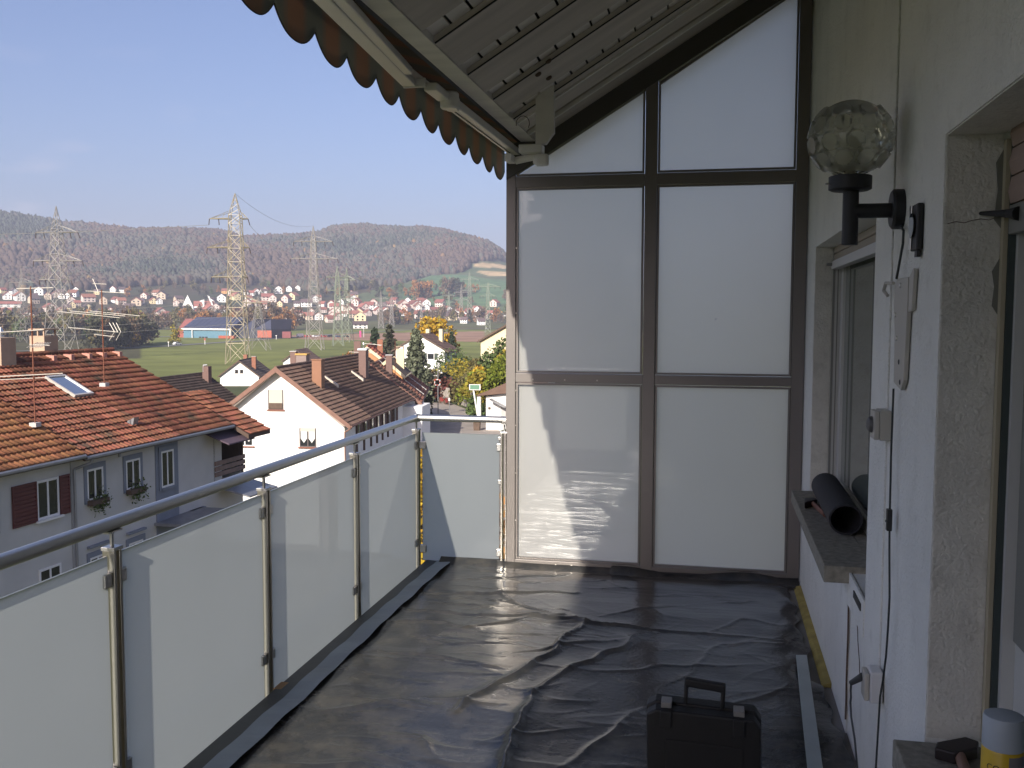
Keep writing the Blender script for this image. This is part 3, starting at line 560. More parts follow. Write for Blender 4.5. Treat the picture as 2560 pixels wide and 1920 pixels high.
# chimneys of houses behind, showing over the ridge
gh, rogh, _ = gable_house('hidden_house', 'house behind the brown ridge showing a wide chimney with a yellow lid', Rz(-6), -24.6, -28, 70, 88, -8.2, -5.6, -12, m_white, m_tdk, tiles=None)
chimney(P6, gh, -27.4, -26.9, 80.4, 81.0, -5, -1.75, m_brick2, cap='flat'); chimney(P6, gh, -26.75, -25.85, 80.0, 80.9, -5, -2.02, mat('sheet_chimney', (.22, .16, .14), .5), cap='lid', capm=mat('yellow_lid', (.45, .26, .06), .6))

# neighbour along the bend: same roof pitch, red brown tiles
P14 = Rz(-14.5)
tn, ron, _ = gable_house('terraced_house', 'reddish brown roof at the bend of the street, next to the big white gable', P14, -4.07, -8.35, 83.9, 101.5, -6.2, -2.95, -12.0, m_white, mat('red_brown_tile', (.20, .085, .055), .85, isl=.25, var=.15, vscale=.8), over=.5, gover=.1, tiles=(.30, .345, 300), fascia=m_fascia)
for a in (91.1, 96.5): MB().prism([(-4.1, -6.12), (-8.35, -2.87), (-8.35, -2.80), (-4.1, -6.03)], a, a + .16, 'y').build('party_wall_flashing', m_lead, ron, pre=P14)
chimney(P14, tn, -7.3, -6.75, 86.6, 87.5, -5, -2.2, m_brick2, cap='flat'); chimney(P14, tn, -6.95, -6.2, 94.6, 95.4, -5, -1.95, m_cream, cap='legs', capm=m_beigech); chimney(P14, tn, -8.9, -8.4, 82.4, 83.1, -4.5, -2.55, m_cream)
aerial('thin grey aerial mast on the reddish brown roof at the bend', *(P14 @ Vector((-6.5, 87.2, 0))).to_2d(), -4.4, -.9, [('cross_rod', [((-28.6 - 3, 84, -1.2), (-28.6 - 1.2, 84, -1.35), .03)]), ('cross_rod', [((-33.0, 84, -2.0), (-30.2, 84, -2.1), .03)]), ('top_rod', [((-30.6, 84, -1.25), (-29.9, 84, -1.4), .03)])])
# cross gable and red roof behind
P30 = Rz(-12)
tg, rog, _ = gable_house('gabled_house', 'small gabled house with cream bargeboards in front of the bright red roof', Rz(-13), -8.2, -9.9, 90, 97, -4.3, -2.8, -11, mat('orange_render', (.50, .25, .11), .9), m_tbrn, over=.25, gover=.3, fascia=m_cream)
tr_, ror, _ = gable_house('gabled_house', 'bright red tiled roof with brown chimney beyond the brown house', Rz(-18), .5, -4.2, 100, 112, -5.6, -1.9, -11, mat('orange_render2', (.42, .22, .11), .9), mat('bright_red_tile', (.33, .10, .06), .8, isl=.25), over=.4, gover=.3, tiles=(.3, .36, 300), fascia=m_cream)
chimney(Rz(-18), tr_, -5.6, -4.9, 101.5, 102.3, -3, -1.35, m_brick2); chimney(Rz(-18), tr_, -3.4, -2.8, 108, 108.7, -3.2, -1.35, m_redbrick)

# dark roof between the red row and the white gable
Pd = Rz(0)
td, rod_, _ = gable_house('gabled_house', 'dark brown roofed house between the red row and the big white gable', Pd, -41.2, -46.2, 45, 81.5, -7.5, -4.0, -12, m_white, m_tdk, over=.5, tiles=(.3, .345, 300), fascia=m_wood)
chimney(Pd, td, -47.9, -47.2, 72.5, 73.2, -5.5, -3.35, m_brick2, cap='lid'); chimney(Pd, td, -45.6, -45.0, 80, 80.6, -5.5, -3.3, m_brick2)
MB().path([(-45.5, 80, -3.8), (-45.5, 80, -3.2), (-45.1, 80, -3.15)], .05, 6).build('vent_pipe', m_steel, td, pre=Pd)
# white gables further down
ta, roa, _ = gable_house('gabled_house', 'white gable with two small windows and a red brick chimney, beside the large pylon', Rz(-14), -47.4, -52.0, 213.4, 228, -12.45, -8.9, -15.5, m_white, m_tdk, over=.4, tiles=(.6, .7, 300), fascia=m_wood)
win(Rz(-14), ta, 'm', -52.6, 213.9, -11.8, .7, .85, frame=m_wood, mull=0); win(Rz(-14), ta, 'm', -51.5, 213.9, -11.8, .7, .85, frame=m_wood, mull=0)
chimney(Rz(-14), ta, -50.0, -49.1, 217, 218, -12, -8.2, m_redbrick, cap='flat'); chimney(Rz(-14), ta, -53.0, -52.2, 222, 223, -11, -8.0, m_redbrick)
tbb, robb, _ = gable_house('gabled_house', 'white gable with four dark shutters in a row, just over the brown ridge', Rz(-10), -58.3, -62.0, 240, 252, -10.6, -7.85, -15.5, m_white, mat('brown_tile_far', (.14, .085, .065), .85, isl=.2), over=.3, tiles=(.6, .7, 200), fascia=m_wood)
for q in (-63.3, -62.25, -61.45, -60.5): MB().box(q - .32, q + .32, 240.4, 240.47, -10.75, -9.6).build('window', m_shutg, tbb, pre=Rz(-10))
MB().box(-61.9, -61.8, 240.38, 240.48, -10.7, -9.65).build('glazing_bar', m_wfr, tbb, pre=Rz(-10))
# tall white house by the yellow tree
Pw = Rz(6)
tw_, row, _ = gable_house('gabled_house', 'tall white house with dark shutters in front of the yellow tree', Pw, -73.2, -79.6, 184.5, 191.5, -6.3, -2.75, -11.4, m_white, mat('plum_tile', (.10, .06, .05), .85, isl=.2), over=.9, gover=.3, tiles=(.5, .6, 250), fascia=m_wood)
gw = 184.8
for dx, zz in ((0, -8.0), (0, -11.2)):
    win(Pw, tw_, 'm', -77.2 + dx, gw, zz, 1.5, 1.25, mull=0); shutter(Pw, tw_, -78.4 + dx, gw, zz, .75, 1.3, ax='m', m_=m_shutg, nsl=3); shutter(Pw, tw_, -76.0 + dx, gw, zz, .75, 1.3, ax='m', m_=m_shutg, nsl=3)
for mm in (186.6, 189.6):
    for zz in (-8.0, -10.9): win(Pw, tw_, 'n', -74.08, mm, zz, 1.2, 1.3, frame=m_shutg)
chimney(Pw, tw_, -77.1, -76.3, 189, 190, -5, -1.8, m_cream, cap='flat', capm=m_lead); chimney(Pw, tw_, -80.3, -79.5, 189.5, 190.3, -5, -1.8, m_cream)
# cream house on the slope at the right
tcx, roc, _ = gable_house('gabled_house', 'cream house with dark roof half behind golden bushes, at the edge of the glass screen', Rz(12), -58.5, -65.2, 148, 162, -3.2, .4, -8.5, m_cream, mat('plum_tile_2', (.10, .06, .05), .85, isl=.2), over=.4, tiles=(.5, .6, 200), fascia=m_wood)
# the low white garage by the road
Pg = Rz(-5)
tgar = thing('garage', 'low white garage with a brown sloping roof beside the road', 'garage', (-21.4, 97, -9.6)); 
MB().prism([(-23.1, -11), (-17, -11), (-17, -5.6), (-20.9, -6.68), (-23.1, -7.0)], 97, 104, 'y').build('wall', m_white, tgar)
MB().prism([(-24.0, -6.95), (-20.9, -6.62), (-16, -5.3), (-16, -4.3), (-20.9, -5.55), (-23.95, -6.85)], 96.4, 104.6, 'y').build('roof', m_tbrn, tgar)
MB().box(-23.95, -23.6, 96.6, 97.0, -9.2, -7.0).build('roof_post', m_wfr, tgar); MB().box(-22.86, -22.6, 96.93, 96.99, -8.36, -8.12).build('wall_vent', m_wood, tgar)
MB().prism([(-22.5, -7.2), (-20.9, -8.0), (-20.9, -8.06), (-22.5, -7.26)], 95.8, 97, 'y').build('canopy', m_zinc, tgar)
MB().box(-21.5, -20.0, 96.95, 96.99, -9.9, -8.1).build('door', mat('grey_door', (.42, .40, .38), .6), tgar)
bin_ = thing('waste_bin', 'black waste bin at the corner of the white garage', 'bin', (-23.9, 96.4, ground(-23.9, 96.4)))
MB().prism([(-24.2, -10.6), (-23.6, -10.6), (-23.55, -9.35), (-24.25, -9.35)], 96.1, 96.6, 'y').build('bin_body', m_wood, bin_); MB().box(-24.3, -23.5, 96.05, 96.65, -9.34, -9.25).build('lid', m_wood, bin_)
# concrete walls along the pavement
m_conc = mat('weathered_concrete', (.34, .30, .26), .95, var=.2, vscale=1.2, bump=.4, bscale=8)
for (pa_, pb_, zt, lab) in (((-34.0, 128.8), (-30.4, 121.4), -8.65, 'tall weathered concrete retaining wall beside the curved road'), ((-39.2, 134.6), (-36.6, 131.6), -9.0, 'shorter grey retaining wall behind the traffic mirror')):
    d = Vector((pb_[0] - pa_[0], pb_[1] - pa_[1])).normalized(); nn = Vector((d.y, -d.x)) * .3; p = [pa_, pb_, (pb_[0] + nn.x, pb_[1] + nn.y), (pa_[0] + nn.x, pa_[1] + nn.y)]
    tag(MB().prism(p, ground(*pa_) - .8, zt, 'z').build('retaining_wall', m_conc, bevel=.03), lab, 'wall')
# traffic mirror, post, basketball hoop, motorcycle
tm = thing('traffic_mirror', 'square traffic mirror with a red and white rim on a grey post', 'mirror', (-32.64, 112, ground(-32.64, 112)))
MB().tube((-32.64, 112, -11.4), (-32.64, 112, -4.4), .055, 8).build('post', m_zinc, tm); mb = MB()
for i in range(4):
    for k in range(3):
        a = -.34 + k * .227; q = {0: (a, a + .22, .29, .36), 1: (a, a + .22, -.36, -.29), 2: (-.36, -.29, a, a + .22), 3: (.29, .36, a, a + .22)}[i]; mb.box(-32.69 + q[0], -32.69 + q[1], 111.86, 111.94, -6.76 + q[2], -6.76 + q[3], mi=(k + i) % 2)
mb.build('rim', [mat('mirror_red', (.55, .10, .07), .5), m_wfr], tm); MB().box(-32.98, -32.40, 111.88, 111.95, -7.05, -6.47).build('mirror_glass', mat('mirror_glass', (.4, .4, .42), .05, metal=1), tm)
tp = thing('marker_post', 'slim white topped post standing on the road edge', 'post', (-30.1, 108, ground(-30.1, 108))); MB().tube((-30.1, 108, -11.3), (-30.1, 108, -8.6), .05, 8).build('pole', m_zinc, tp); MB().box(-30.2, -30.0, 107.9, 108.1, -8.6, -8.3).build('top', m_wfr, tp)
hp = thing('basketball_hoop', 'basketball hoop with a green backboard on a leaning white pole', 'basketball hoop', (-25.85, 105, ground(-25.85, 105)))
MB().path([(-26.75, 105, -6.6), (-26.45, 105, -7.1), (-25.85, 105, -10.6)], .10, 8).build('pole', m_wfr, hp); MB().box(-26.8, -25.7, 104.8, 104.86, -6.95, -6.45).build('backboard', mat('hoop_green', (.10, .22, .14), .6), hp)
MB().box(-26.9, -25.6, 104.78, 104.88, -6.44, -6.38).box(-26.9, -26.8, 104.78, 104.88, -6.95, -6.44).box(-25.7, -25.6, 104.78, 104.88, -6.95, -6.44).box(-26.9, -25.6, 104.78, 104.88, -7.02, -6.96).build('backboard_frame', m_wfr, hp)
def motorbike(x, y, rz, label):
    z = ground(x, y) + .1; t = thing('motorcycle', label, 'motorcycle', (x, y, z), rz, 'motorcycles parked by the wall'); P = Matrix.Translation((x, y, z)) @ Matrix.Rotation(rz, 4, 'Z')
    for s in (-.7, .7):
        b = MB(); pr = [(s + .33 * math.cos(a), .33 + .33 * math.sin(a)) for a in [i * math.pi / 6 for i in range(12)]]; b.prism(pr, -.06, .06, 'y'); b.build('wheel', m_wood, t, pre=P)
    MB().prism([(-.75, .75), (-.1, .8), (.25, .98), (.5, .7), (.2, .35), (-.3, .35)], -.15, .15, 'y').build('body', mat('bike_red', (.24, .045, .04), .3), t, pre=P)
    MB().box(-.8, .05, -.13, .13, .8, .88).build('seat', m_wood, t, pre=P); MB().tube((.45, -.35, 1.05), (.45, .35, 1.05), .03, 6).tube((.7, 0, .33), (.45, 0, 1.05), .04, 6).build('handlebar', m_steel, t, pre=P)
motorbike(-36.0, 128.0, 2.2, 'red motorcycle parked beside the concrete wall, nearer the road'); motorbike(-37.2, 129.8, 2.4, 'red motorcycle parked farther back behind the other one')

# =================================================================== the balcony
D = 5.906
m_alugrey = mat('grey_aluminium', (.20, .18, .168), .42, metal=.35, var=.03)
m_post = mat('brushed_steel', (.50, .47, .42), .30, metal=1, var=.08, vscale=40, aniso=(1, 1, .03))
m_rail = mat('polished_steel', (.56, .55, .53), .40, metal=1)
m_pane = frosted('frosted_pane', (.80, .79, .74), (1.0, .97, .90), .30, fwd=.28)
m_railglass = frosted('frosted_rail_glass', (.66, .70, .69), (.53, .56, .545), .20)
m_back = bpy.data.materials.new('pane_back'); m_back.use_nodes = True; t = m_back.node_tree; t.nodes.clear(); o_ = t.nodes.new('ShaderNodeOutputMaterial'); q_ = t.nodes.new('ShaderNodeBsdfTransparent'); t.links.new(q_.outputs[0], o_.inputs[0])
def glass_sheet(name, b, m, parent, axis):                 # frosted on the near face, plain on the other: the light is scattered once
    o = b.build(name, [m, m_back], parent)
    for p in o.data.polygons:
        c = p.normal
        if (axis == 'y' and c.y > .9) or (axis == 'x' and c.x < -.9): p.material_index = 1
    return o
m_gasket = mat('black_gasket', (.02, .02, .02), .6)
m_whitep = mat('white_painted_wood', (.74, .70, .65), .6, var=.10, vscale=2.5, bump=.15, bscale=30, aniso=(.6, 4, 4))
m_ceilp = mat('ceiling_panel', (.56, .50, .44), .6, var=.14, vscale=2.2, bump=.15, bscale=30, aniso=(.6, 5, .6))
m_ceil = mat('ceiling_board', (.78, .73, .67), .65, var=.14, vscale=2.2, bump=.15, bscale=30, aniso=(.6, 5, .6))
m_plast = mat('rough_plaster', (.82, .82, .77), .92, var=.07, vscale=2.2, bump=1.0, bscale=95, bdist=.008, col2=(.68, .68, .63), c2=(.55, .80), c2scale=9)
m_plast2 = mat('rough_reveal_plaster', (.70, .68, .61), .95, var=.12, vscale=3, bump=.9, bscale=100, bdist=.007, col2=(.52, .50, .44), c2=(.50, .80), c2scale=16)
m_slab = mat('balcony_slab', (.22, .21, .20), .9, var=.1)
m_foam = mat('yellow_insulation', (.34, .27, .08), .9, var=.25, vscale=12, bump=.8, bscale=40)
m_tape = mat('grey_tape', (.22, .27, .33), .45, var=.12, vscale=5, bump=.2, bscale=20)
m_memb = mat('dark_membrane', (.024, .030, .036), .42, var=.15, vscale=3, bump=.25, bscale=9, bdist=.01)
m_wal = mat('white_aluminium', (.76, .73, .69), .35, var=.05)
m_dark = mat('black_plastic', (.016, .016, .018), .55)
m_concsill = mat('washed_concrete_sill', (.26, .245, .20), .95, var=.25, vscale=45, bump=.8, bscale=120, bdist=.004)

sl = MB().box(-1.80, .56, .58, 6.1, -.22, -.012).box(-.95, .56, -2.2, .58, -.22, -.012).build('balcony_floor', m_slab); sl['kind'] = 'structure'

# black foil with its folds
FOLDS = [  # (points, width, height)
 ([(-1.62, 4.88), (-1.37, 4.855), (-.986, 4.875), (-.633, 4.869), (-.288, 4.827), (-.015, 4.819), (.461, 4.78)], .022, .030),
 ([(-1.003, 3.623), (-.948, 3.783), (-.841, 4.034), (-.754, 4.268), (-.72, 4.473), (-.669, 4.699), (-.618, 4.873)], .026, .038),
 ([(-.742, 3.859), (-.641, 4.147), (-.476, 4.406), (-.363, 4.677), (-.285, 4.783)], .022, .030), ([(-1.527, 4.237), (-1.264, 4.215), (-1.031, 4.171), (-.898, 4.119)], .026, .022),
 ([(-1.60, 5.198), (-1.228, 5.239), (-.753, 5.401)], .022, .026), ([(-1.498, 5.483), (-.823, 5.763)], .02, .018), ([(-.492, 3.267), (-.379, 3.542), (-.29, 3.777), (-.229, 3.908)], .022, .02),
 ([(-.692, 2.9), (-.692, 3.224), (-.71, 3.575), (-.736, 3.892)], .03, .045), ([(-.015, 4.819), (.205, 5.076), (.434, 5.031)], .02, .018), ([(-.233, 3.969), (-.073, 4.27), (.055, 4.683), (.467, 4.764)], .02, .018),
 ([(-1.193, 3.366), (-1.057, 3.37), (-.943, 3.249)], .03, .02), ([(-1.163, 5.253), (-.993, 5.068), (-.81, 4.928), (-.63, 4.846)], .02, .024), ([(-1.621, 4.678), (-1.329, 4.693), (-1.147, 4.64)], .02, .016),
 ([(-1.72, 3.578), (-1.534, 3.508), (-1.232, 3.691), (-1.075, 3.665)], .03, .015), ([(-.95, 4.35), (-.7, 4.50), (-.45, 4.62)], .02, .018), ([(-1.3, 4.60), (-1.05, 4.74), (-.9, 4.86)], .018, .02),
 ([(-.2, 3.2), (.0, 3.5), (.12, 3.95), (.35, 4.2)], .02, .016), ([(.0, 5.35), (.3, 5.42)], .02, .012), ([(-1.5, 3.05), (-1.2, 3.12), (-.9, 2.95)], .03, .02), ([(-.5, 4.2), (-.15, 4.35), (.3, 4.42)], .018, .014), ([(.1, 3.3), (.35, 3.42), (.47, 3.6)], .015, .018), ([(.05, 3.0), (.3, 3.15), (.45, 3.2)], .015, .016),
 ([(-1.4, 4.42), (-1.2, 4.40), (-1.05, 4.46)], .014, .012), ([(-1.55, 5.05), (-1.3, 5.02), (-1.0, 5.06)], .014, .014), ([(-1.3, 5.6), (-1.1, 5.52), (-.9, 5.55)], .014, .012), ([(-.55, 5.0), (-.3, 5.2), (-.1, 5.3)], .016, .012)]
g = np.random.default_rng(11)
for i in range(260):
    x0, y0 = g.uniform(-1.62, .35), g.uniform(.7, 5.8); a = g.normal(0, .35) if g.random() < .7 else g.uniform(-1.5, 1.5); l = g.uniform(.12, .55); FOLDS.append(([(x0, y0), (x0 + l * math.cos(a) * .5, y0 + l * math.sin(a) * .5 + g.normal(0, .02)), (x0 + l * math.cos(a), y0 + l * math.sin(a))], g.uniform(.008, .02), g.uniform(.002, .0065)))
for i in range(26):                                        # ripples near the tape, across the walk
    x0, y0 = g.uniform(-1.62, -1.1), g.uniform(.7, 5.8); l = g.uniform(.2, .7); FOLDS.append(([(x0, y0), (x0 + l, y0 + g.normal(0, .03))], g.uniform(.01, .022), g.uniform(.005, .012)))
xs = np.linspace(-1.70, .495, 270); ys = np.linspace(.62, 5.895, 560); X_, Y_ = np.meshgrid(xs, ys); Z_ = np.zeros_like(X_)
def segd(X, Y, a, b):
    dx, dy = b[0] - a[0], b[1] - a[1]; t = np.clip(((X - a[0]) * dx + (Y - a[1]) * dy) / (dx * dx + dy * dy + 1e-9), 0, 1); return np.hypot(X - a[0] - t * dx, Y - a[1] - t * dy), t
NZ = np.array([[noise.noise(Vector((x * 1.7, y * 3.1, 0))) for x in xs[::6]] for y in ys[::6]]); NZ = np.repeat(np.repeat(NZ, 6, 0), 6, 1)[:len(ys), :len(xs)]
for _ in range(6): NZ = (np.roll(NZ, 1, 0) + np.roll(NZ, -1, 0) + np.roll(NZ, 1, 1) + np.roll(NZ, -1, 1) + NZ) / 5
WX = np.array([[noise.noise(Vector((x * 6, y * 6, 4))) for x in xs[::3]] for y in ys[::3]]); WX = np.repeat(np.repeat(WX, 3, 0), 3, 1)[:len(ys), :len(xs)]
for _ in range(4): WX = (np.roll(WX, 1, 0) + np.roll(WX, -1, 0) + np.roll(WX, 1, 1) + np.roll(WX, -1, 1) + WX) / 5
XX, YY = X_ + WX * .035, Y_ + np.roll(WX, 40, 1) * .035
for pts_, wd_, hh in FOLDS:
    x0 = min(p[0] for p in pts_) - .25; x1 = max(p[0] for p in pts_) + .25; y0 = min(p[1] for p in pts_) - .25; y1 = max(p[1] for p in pts_) + .25
    i0, i1 = np.searchsorted(ys, [y0, y1]); j0, j1 = np.searchsorted(xs, [x0, x1]);
    if i1 <= i0 or j1 <= j0: continue
    A, B = XX[i0:i1, j0:j1], YY[i0:i1, j0:j1]; best = np.full(A.shape, 9.); par = np.zeros(A.shape); ns = len(pts_) - 1
    for k, (a, b) in enumerate(zip(pts_, pts_[1:])):
        d, t = segd(A, B, a, b); m_ = d < best; best = np.where(m_, d, best); par = np.where(m_, (k + t) / ns, par)
    env = np.sin(np.pi * np.clip(par, .06, .94)) ** .5; Z_[i0:i1, j0:j1] += hh * .45 * (1 - .5 * np.clip((A + .55) / .6, 0, 1)) * env * (np.exp(-(best / (wd_ * .62)) ** 1.25) * 1.1 + .30 * np.exp(-(best / (wd_ * 3)) ** 2))
Z_ += .010 * NZ + .0035 * WX + .004
edge = np.clip((Y_ - 5.80) / .09, 0, 1); Z_ = Z_ * (1 - edge * .5) + edge ** 1.5 * (.035 + .02 * np.sin(X_ * 9) * (X_ > -.6))        # laid up against the screen
Z_ += np.clip((X_ - .40) / .1, 0, 1) * .008 * np.sin(Y_ * 14)
XE = X_.copy(); rag = .012 * np.sin(Y_ * 11) + .01 * np.sin(Y_ * 27 + 1); fr_ = np.clip((X_ + .2) / .695, 0, 1); XE += fr_ * (np.where(Y_ > 5.75, 0, -.045 * np.clip((Y_ - 3.9) / .4, 0, 1)) + rag)
Vf = np.stack([XE, Y_, np.maximum(Z_, .001)], 2).reshape(-1, 3); nx = len(xs); ii = np.arange((len(ys) - 1) * nx).reshape(len(ys) - 1, nx)[:, :-1].ravel(); Ff = np.stack([ii, ii + 1, ii + 1 + nx, ii + nx], 1)
m_foil = mat('black_foil', (.030, .031, .033), .20, spec=.36, var=.2, vscale=2, col2=(.085, .078, .066), c2=(.42, .80), c2scale=7, bump=.30, bscale=40, bdist=.004)
me = arr_mesh('plastic_sheet', Vf, Ff, m_foil); me.polygons.foreach_set('use_smooth', [True] * len(me.polygons)); fo_ = bpy.data.objects.new('plastic_sheet', me); COL.objects.link(fo_)
tag(fo_, 'crinkled black plastic sheet laid over the whole balcony floor', 'plastic sheet')
tag(MB().prism([(-1.80, -.005), (-1.66, -.005), (-1.66, .004), (-1.80, .006)], .60, 5.9, 'y').build('edge_membrane', m_memb), 'dark smooth membrane strip along the foot of the glass railing', 'membrane')
tp_ = MB(); n = 60
for i in range(n):
    y0, y1 = .62 + i * 5.26 / n, .62 + (i + 1) * 5.26 / n; f = lambda y: .005 * math.sin(y * 2.3) + .002 * math.sin(y * 9); h = lambda y: .016 + .004 * math.sin(y * 17)
    tp_.add([(-1.725 + f(y0), y0, h(y0)), (-1.63 + f(y0), y0, h(y0) + .004), (-1.63 + f(y1), y1, h(y1) + .004), (-1.725 + f(y1), y1, h(y1))], [(0, 1, 2, 3)])
tag(tp_.build('adhesive_tape', m_tape, smooth=True), 'long grey adhesive tape joining black sheet and edge strip', 'tape')
b = MB().prism([(.480, -.008), (.519, -.008), (.519, .013), (.496, .008)], 4.25, 5.78, 'y'); tag(b.build('insulation_strip', m_foam), 'yellow insulation foam strip showing between black sheet and wall', 'insulation')

# ------------------------------------------------------------------ glass railing
XR = -1.867
rl = thing('glass_railing', 'steel railing with frosted glass panels along the open side of the balcony', 'railing', (XR, D, -.05))
posts = [.58, 1.64, 2.70, 3.76, 4.82, D]
def bars(x, y, ax):                                        # a post: two flat bars with a slot
    for s in (-1, 1):
        b = MB(); b.box(x - .021, x + .021, y + s * .0145 - .006, y + s * .0145 + .006, -.2, .845) if ax == 'y' else b.box(x + s * .0145 - .006, x + s * .0145 + .006, y - .021, y + .021, -.2, .845); b.build('post_bar', m_post, rl, bevel=.0012)
    MB().box(x - .024, x + .024, y - .024, y + .024, .8455, .857).build('post_cap', m_rail, rl, bevel=.001); MB().tube((x, y, .857), (x, y, .905), .0065, 10).build('rail_pin', m_rail, rl, smooth=True); MB().box(x - .016, x + .016, y - .035, y + .035, .903, .909).build('rail_saddle', m_rail, rl)
for y in posts: bars(XR, y, 'y')
bars(-1.285, D - .01, 'x'); bars(-.95, .60, 'x')
MB().path([(XR, .58, .930), (XR, D + .006, .930)], .0215, 20).build('handrail', m_rail, rl, smooth=True); MB().tube((XR - .012, D, .930), (-1.262, D, .930), .0215, 20).build('handrail', m_rail, rl, smooth=True); MB().tube((XR - .012, .59, .930), (-.93, .59, .930), .0215, 20).build('handrail', m_rail, rl, smooth=True)
MB().lathe((XR, D, .930 - .0225), [(.0226, 0), (.0226, .045)], 20).build('rail_elbow', m_rail, rl, smooth=True)
for a, b_ in zip(posts, posts[1:]): glass_sheet('glass_panel', MB().box(XR - .0045, XR + .0045, a + .032, b_ - .032, -.10, .832), m_railglass, rl, 'x')
glass_sheet('glass_panel', MB().box(-1.826, -1.318, D - .0045, D + .0045, .004, .835), m_railglass, rl, 'y'); glass_sheet('glass_panel', MB().box(-1.826, -.985, .5955, .6045, .004, .835), m_railglass, rl, 'y')
for y in posts:
    for z in (.755, .12):
        for s in (-1, 1):
            if y == D and s > 0: continue
            a, c = (y + .0215, y + .058) if s > 0 else (y - .058, y - .0215); MB().prism([(a, z - .022), (c, z - .022), (c, z + .022), (a, z + .022)], XR - .014, XR + .014, 'x').build('glass_clamp', m_rail, rl, bevel=.004)
for x0, x1 in ((-1.845, -1.800), (-1.335, -1.3065)):
    for z in (.755, .08): MB().box(x0, x1, D - .016, D + .014, z - .024, z + .024).build('glass_clamp', m_rail, rl, bevel=.004)
MB().box(-1.325, -1.306, D - .018, D + .006, .52, .548).box(-1.325, -1.306, D - .018, D + .006, .80, .822).build('post_screw', m_rail, rl, bevel=.003)
tag(MB().box(-1.81, -1.775, 3.70, 3.78, .001, .006).build('wood_shim', mat('raw_wood', (.35, .22, .11), .8)), 'little brown wood shim at the foot of the second post', 'shim')

# ------------------------------------------------------------------ partition screen
ps = thing('glass_screen', 'tall privacy screen of white frosted panes in a grey aluminium frame, closing the far end', 'screen', (-.37, D, 0))
def fr(x0, x1, z0, z1, name='frame_bar', m=m_alugrey): return MB().box(x0, x1, D - .03, D + .03, z0, z1).build(name, m, ps, bevel=.002)
slp = .609; top = lambda x: 2.607 + slp * (x + 1.039)
MB().prism([(-1.272, 0), (-1.212, 0), (-1.212, top(-1.212) - .05), (-1.272, top(-1.272) - .05)], D - .031, D + .03, 'y').build('frame_bar', m_alugrey, ps, bevel=.002)
MB().prism([(-.425, .012), (-.352, .012), (-.352, top(-.352) + .0), (-.425, top(-.425) + .0)], D - .032, D + .03, 'y').build('frame_bar', m_alugrey, ps, bevel=.002)
MB().prism([(.446, .012), (.515, .012), (.515, top(.515) + .02), (.446, top(.446) + .02)], D - .031, D + .03, 'y').build('frame_bar', m_alugrey, ps, bevel=.002)
for x0, x1 in ((-1.211, -.4255), (-.3515, .4455)):
    fr(x0, x1, .012, .050); fr(x0, x1, 1.172, 1.228); fr(x0, x1, 2.368, 2.434)
MB().prism([(-1.272, top(-1.272) - .05), (.515, top(.515) - .05), (.515, top(.515) + .14), (-1.272, top(-1.272) + .14)], D - .034, D + .034, 'y').build('frame_bar', mat('dark_sloping_frame', (.085, .078, .070), .5, metal=.2), ps, bevel=.002)
for x0, x1 in ((-1.211, -.4255), (-.3515, .4455)):
    for z0, z1 in ((.051, 1.171), (1.229, 2.367), (2.435, None)):
        P_ = [(x0 + .003, z0 + .003), (x1 - .003, z0 + .003), (x1 - .003, z1 - .003), (x0 + .003, z1 - .003)] if z1 else [(x0 + .003, z0 + .003), (x1 - .003, z0 + .003), (x1 - .003, top(x1) - .06), (x0 + .003, top(x0) - .06)]
        glass_sheet('frosted_pane', MB().prism(P_, D - .004, D + .004, 'y'), m_pane, ps, 'y')
        bd = MB(); cx, cz = sum(p[0] for p in P_) / 4, sum(p[1] for p in P_) / 4
        q = [(x + (.012 if x < cx else -.012), z + (.012 if z < cz else -.012)) for x, z in P_]
        for i in range(4): bd.prism([P_[i], P_[(i + 1) % 4], q[(i + 1) % 4], q[i]], D - .0295, D - .012, 'y')
        bd.build('glazing_bead', m_alugrey, ps)
        if z1:
            for x in (x0 + .001, x1 - .004): MB().box(x, x + .003, D - .0312, D - .0296, z0 + .004, z1 - .004).build('bead_joint', m_gasket, ps)
for x, z in ((-1.207, .3), (-1.207, .6), (-1.207, .9), (-1.207, 1.12), (-1.1, 1.19), (-.9, 1.19), (-.7, 1.19), (-.95, .03), (-.85, .03), (-1.207, 1.6), (-1.207, 2.0)): MB().box(x - .004, x + .004, D - .0335, D - .0315, z - .004, z + .004).build('screw', m_post, ps)
MB().prism([(-1.27, .0), (.515, .0), (.515, .030), (-.3, .022), (-.7, .012), (-1.27, .008)], D - .036, D - .0325, 'y').build('base_seal', m_dark, ps)

tag(MB().prism([(-.004, 1.560), (.008, 1.562), (.012, 1.572), (.001, 1.574)], D - .0065, D - .0045, 'y').build('paper_scrap', m_wfr), 'tiny white paper scrap stuck on the right pane of the screen at eye height', 'sticker')
# ------------------------------------------------------------------ roof over the balcony
hs_ = thing('balcony_house', 'rendered house wall beside the balcony with two windows and a boarded sloping roof', 'house', (.8, 3, -.2))
SV = Vector((1, 0, slp)).normalized(); NV = Vector((slp, 0, -1)).normalized()   # up the slope, and downwards out of the ceiling
def rb(y0, y1, s0, s1, h0, h1, name, m, bevel=.001):       # box on the roof plane: s = metres up the slope from the eave, h = below the ceiling boards
    o = Vector((-1.10, 0, 2.67)); k = SV; u = -NV; P = [o + k * s - u * h for s, h in ((s0, h0), (s1, h0), (s1, h1), (s0, h1))]
    return MB().prism([(p.x, p.z) for p in P], y0, y1, 'y').build(name, m, hs_, bevel=bevel)
S1 = 2.6
nb = int(S1 / .0985)
for i in range(nb): rb(-2.2, 6.6, i * .0985, i * .0985 + .0865, -.02, -.001, 'ceiling_board', m_ceil, 0)
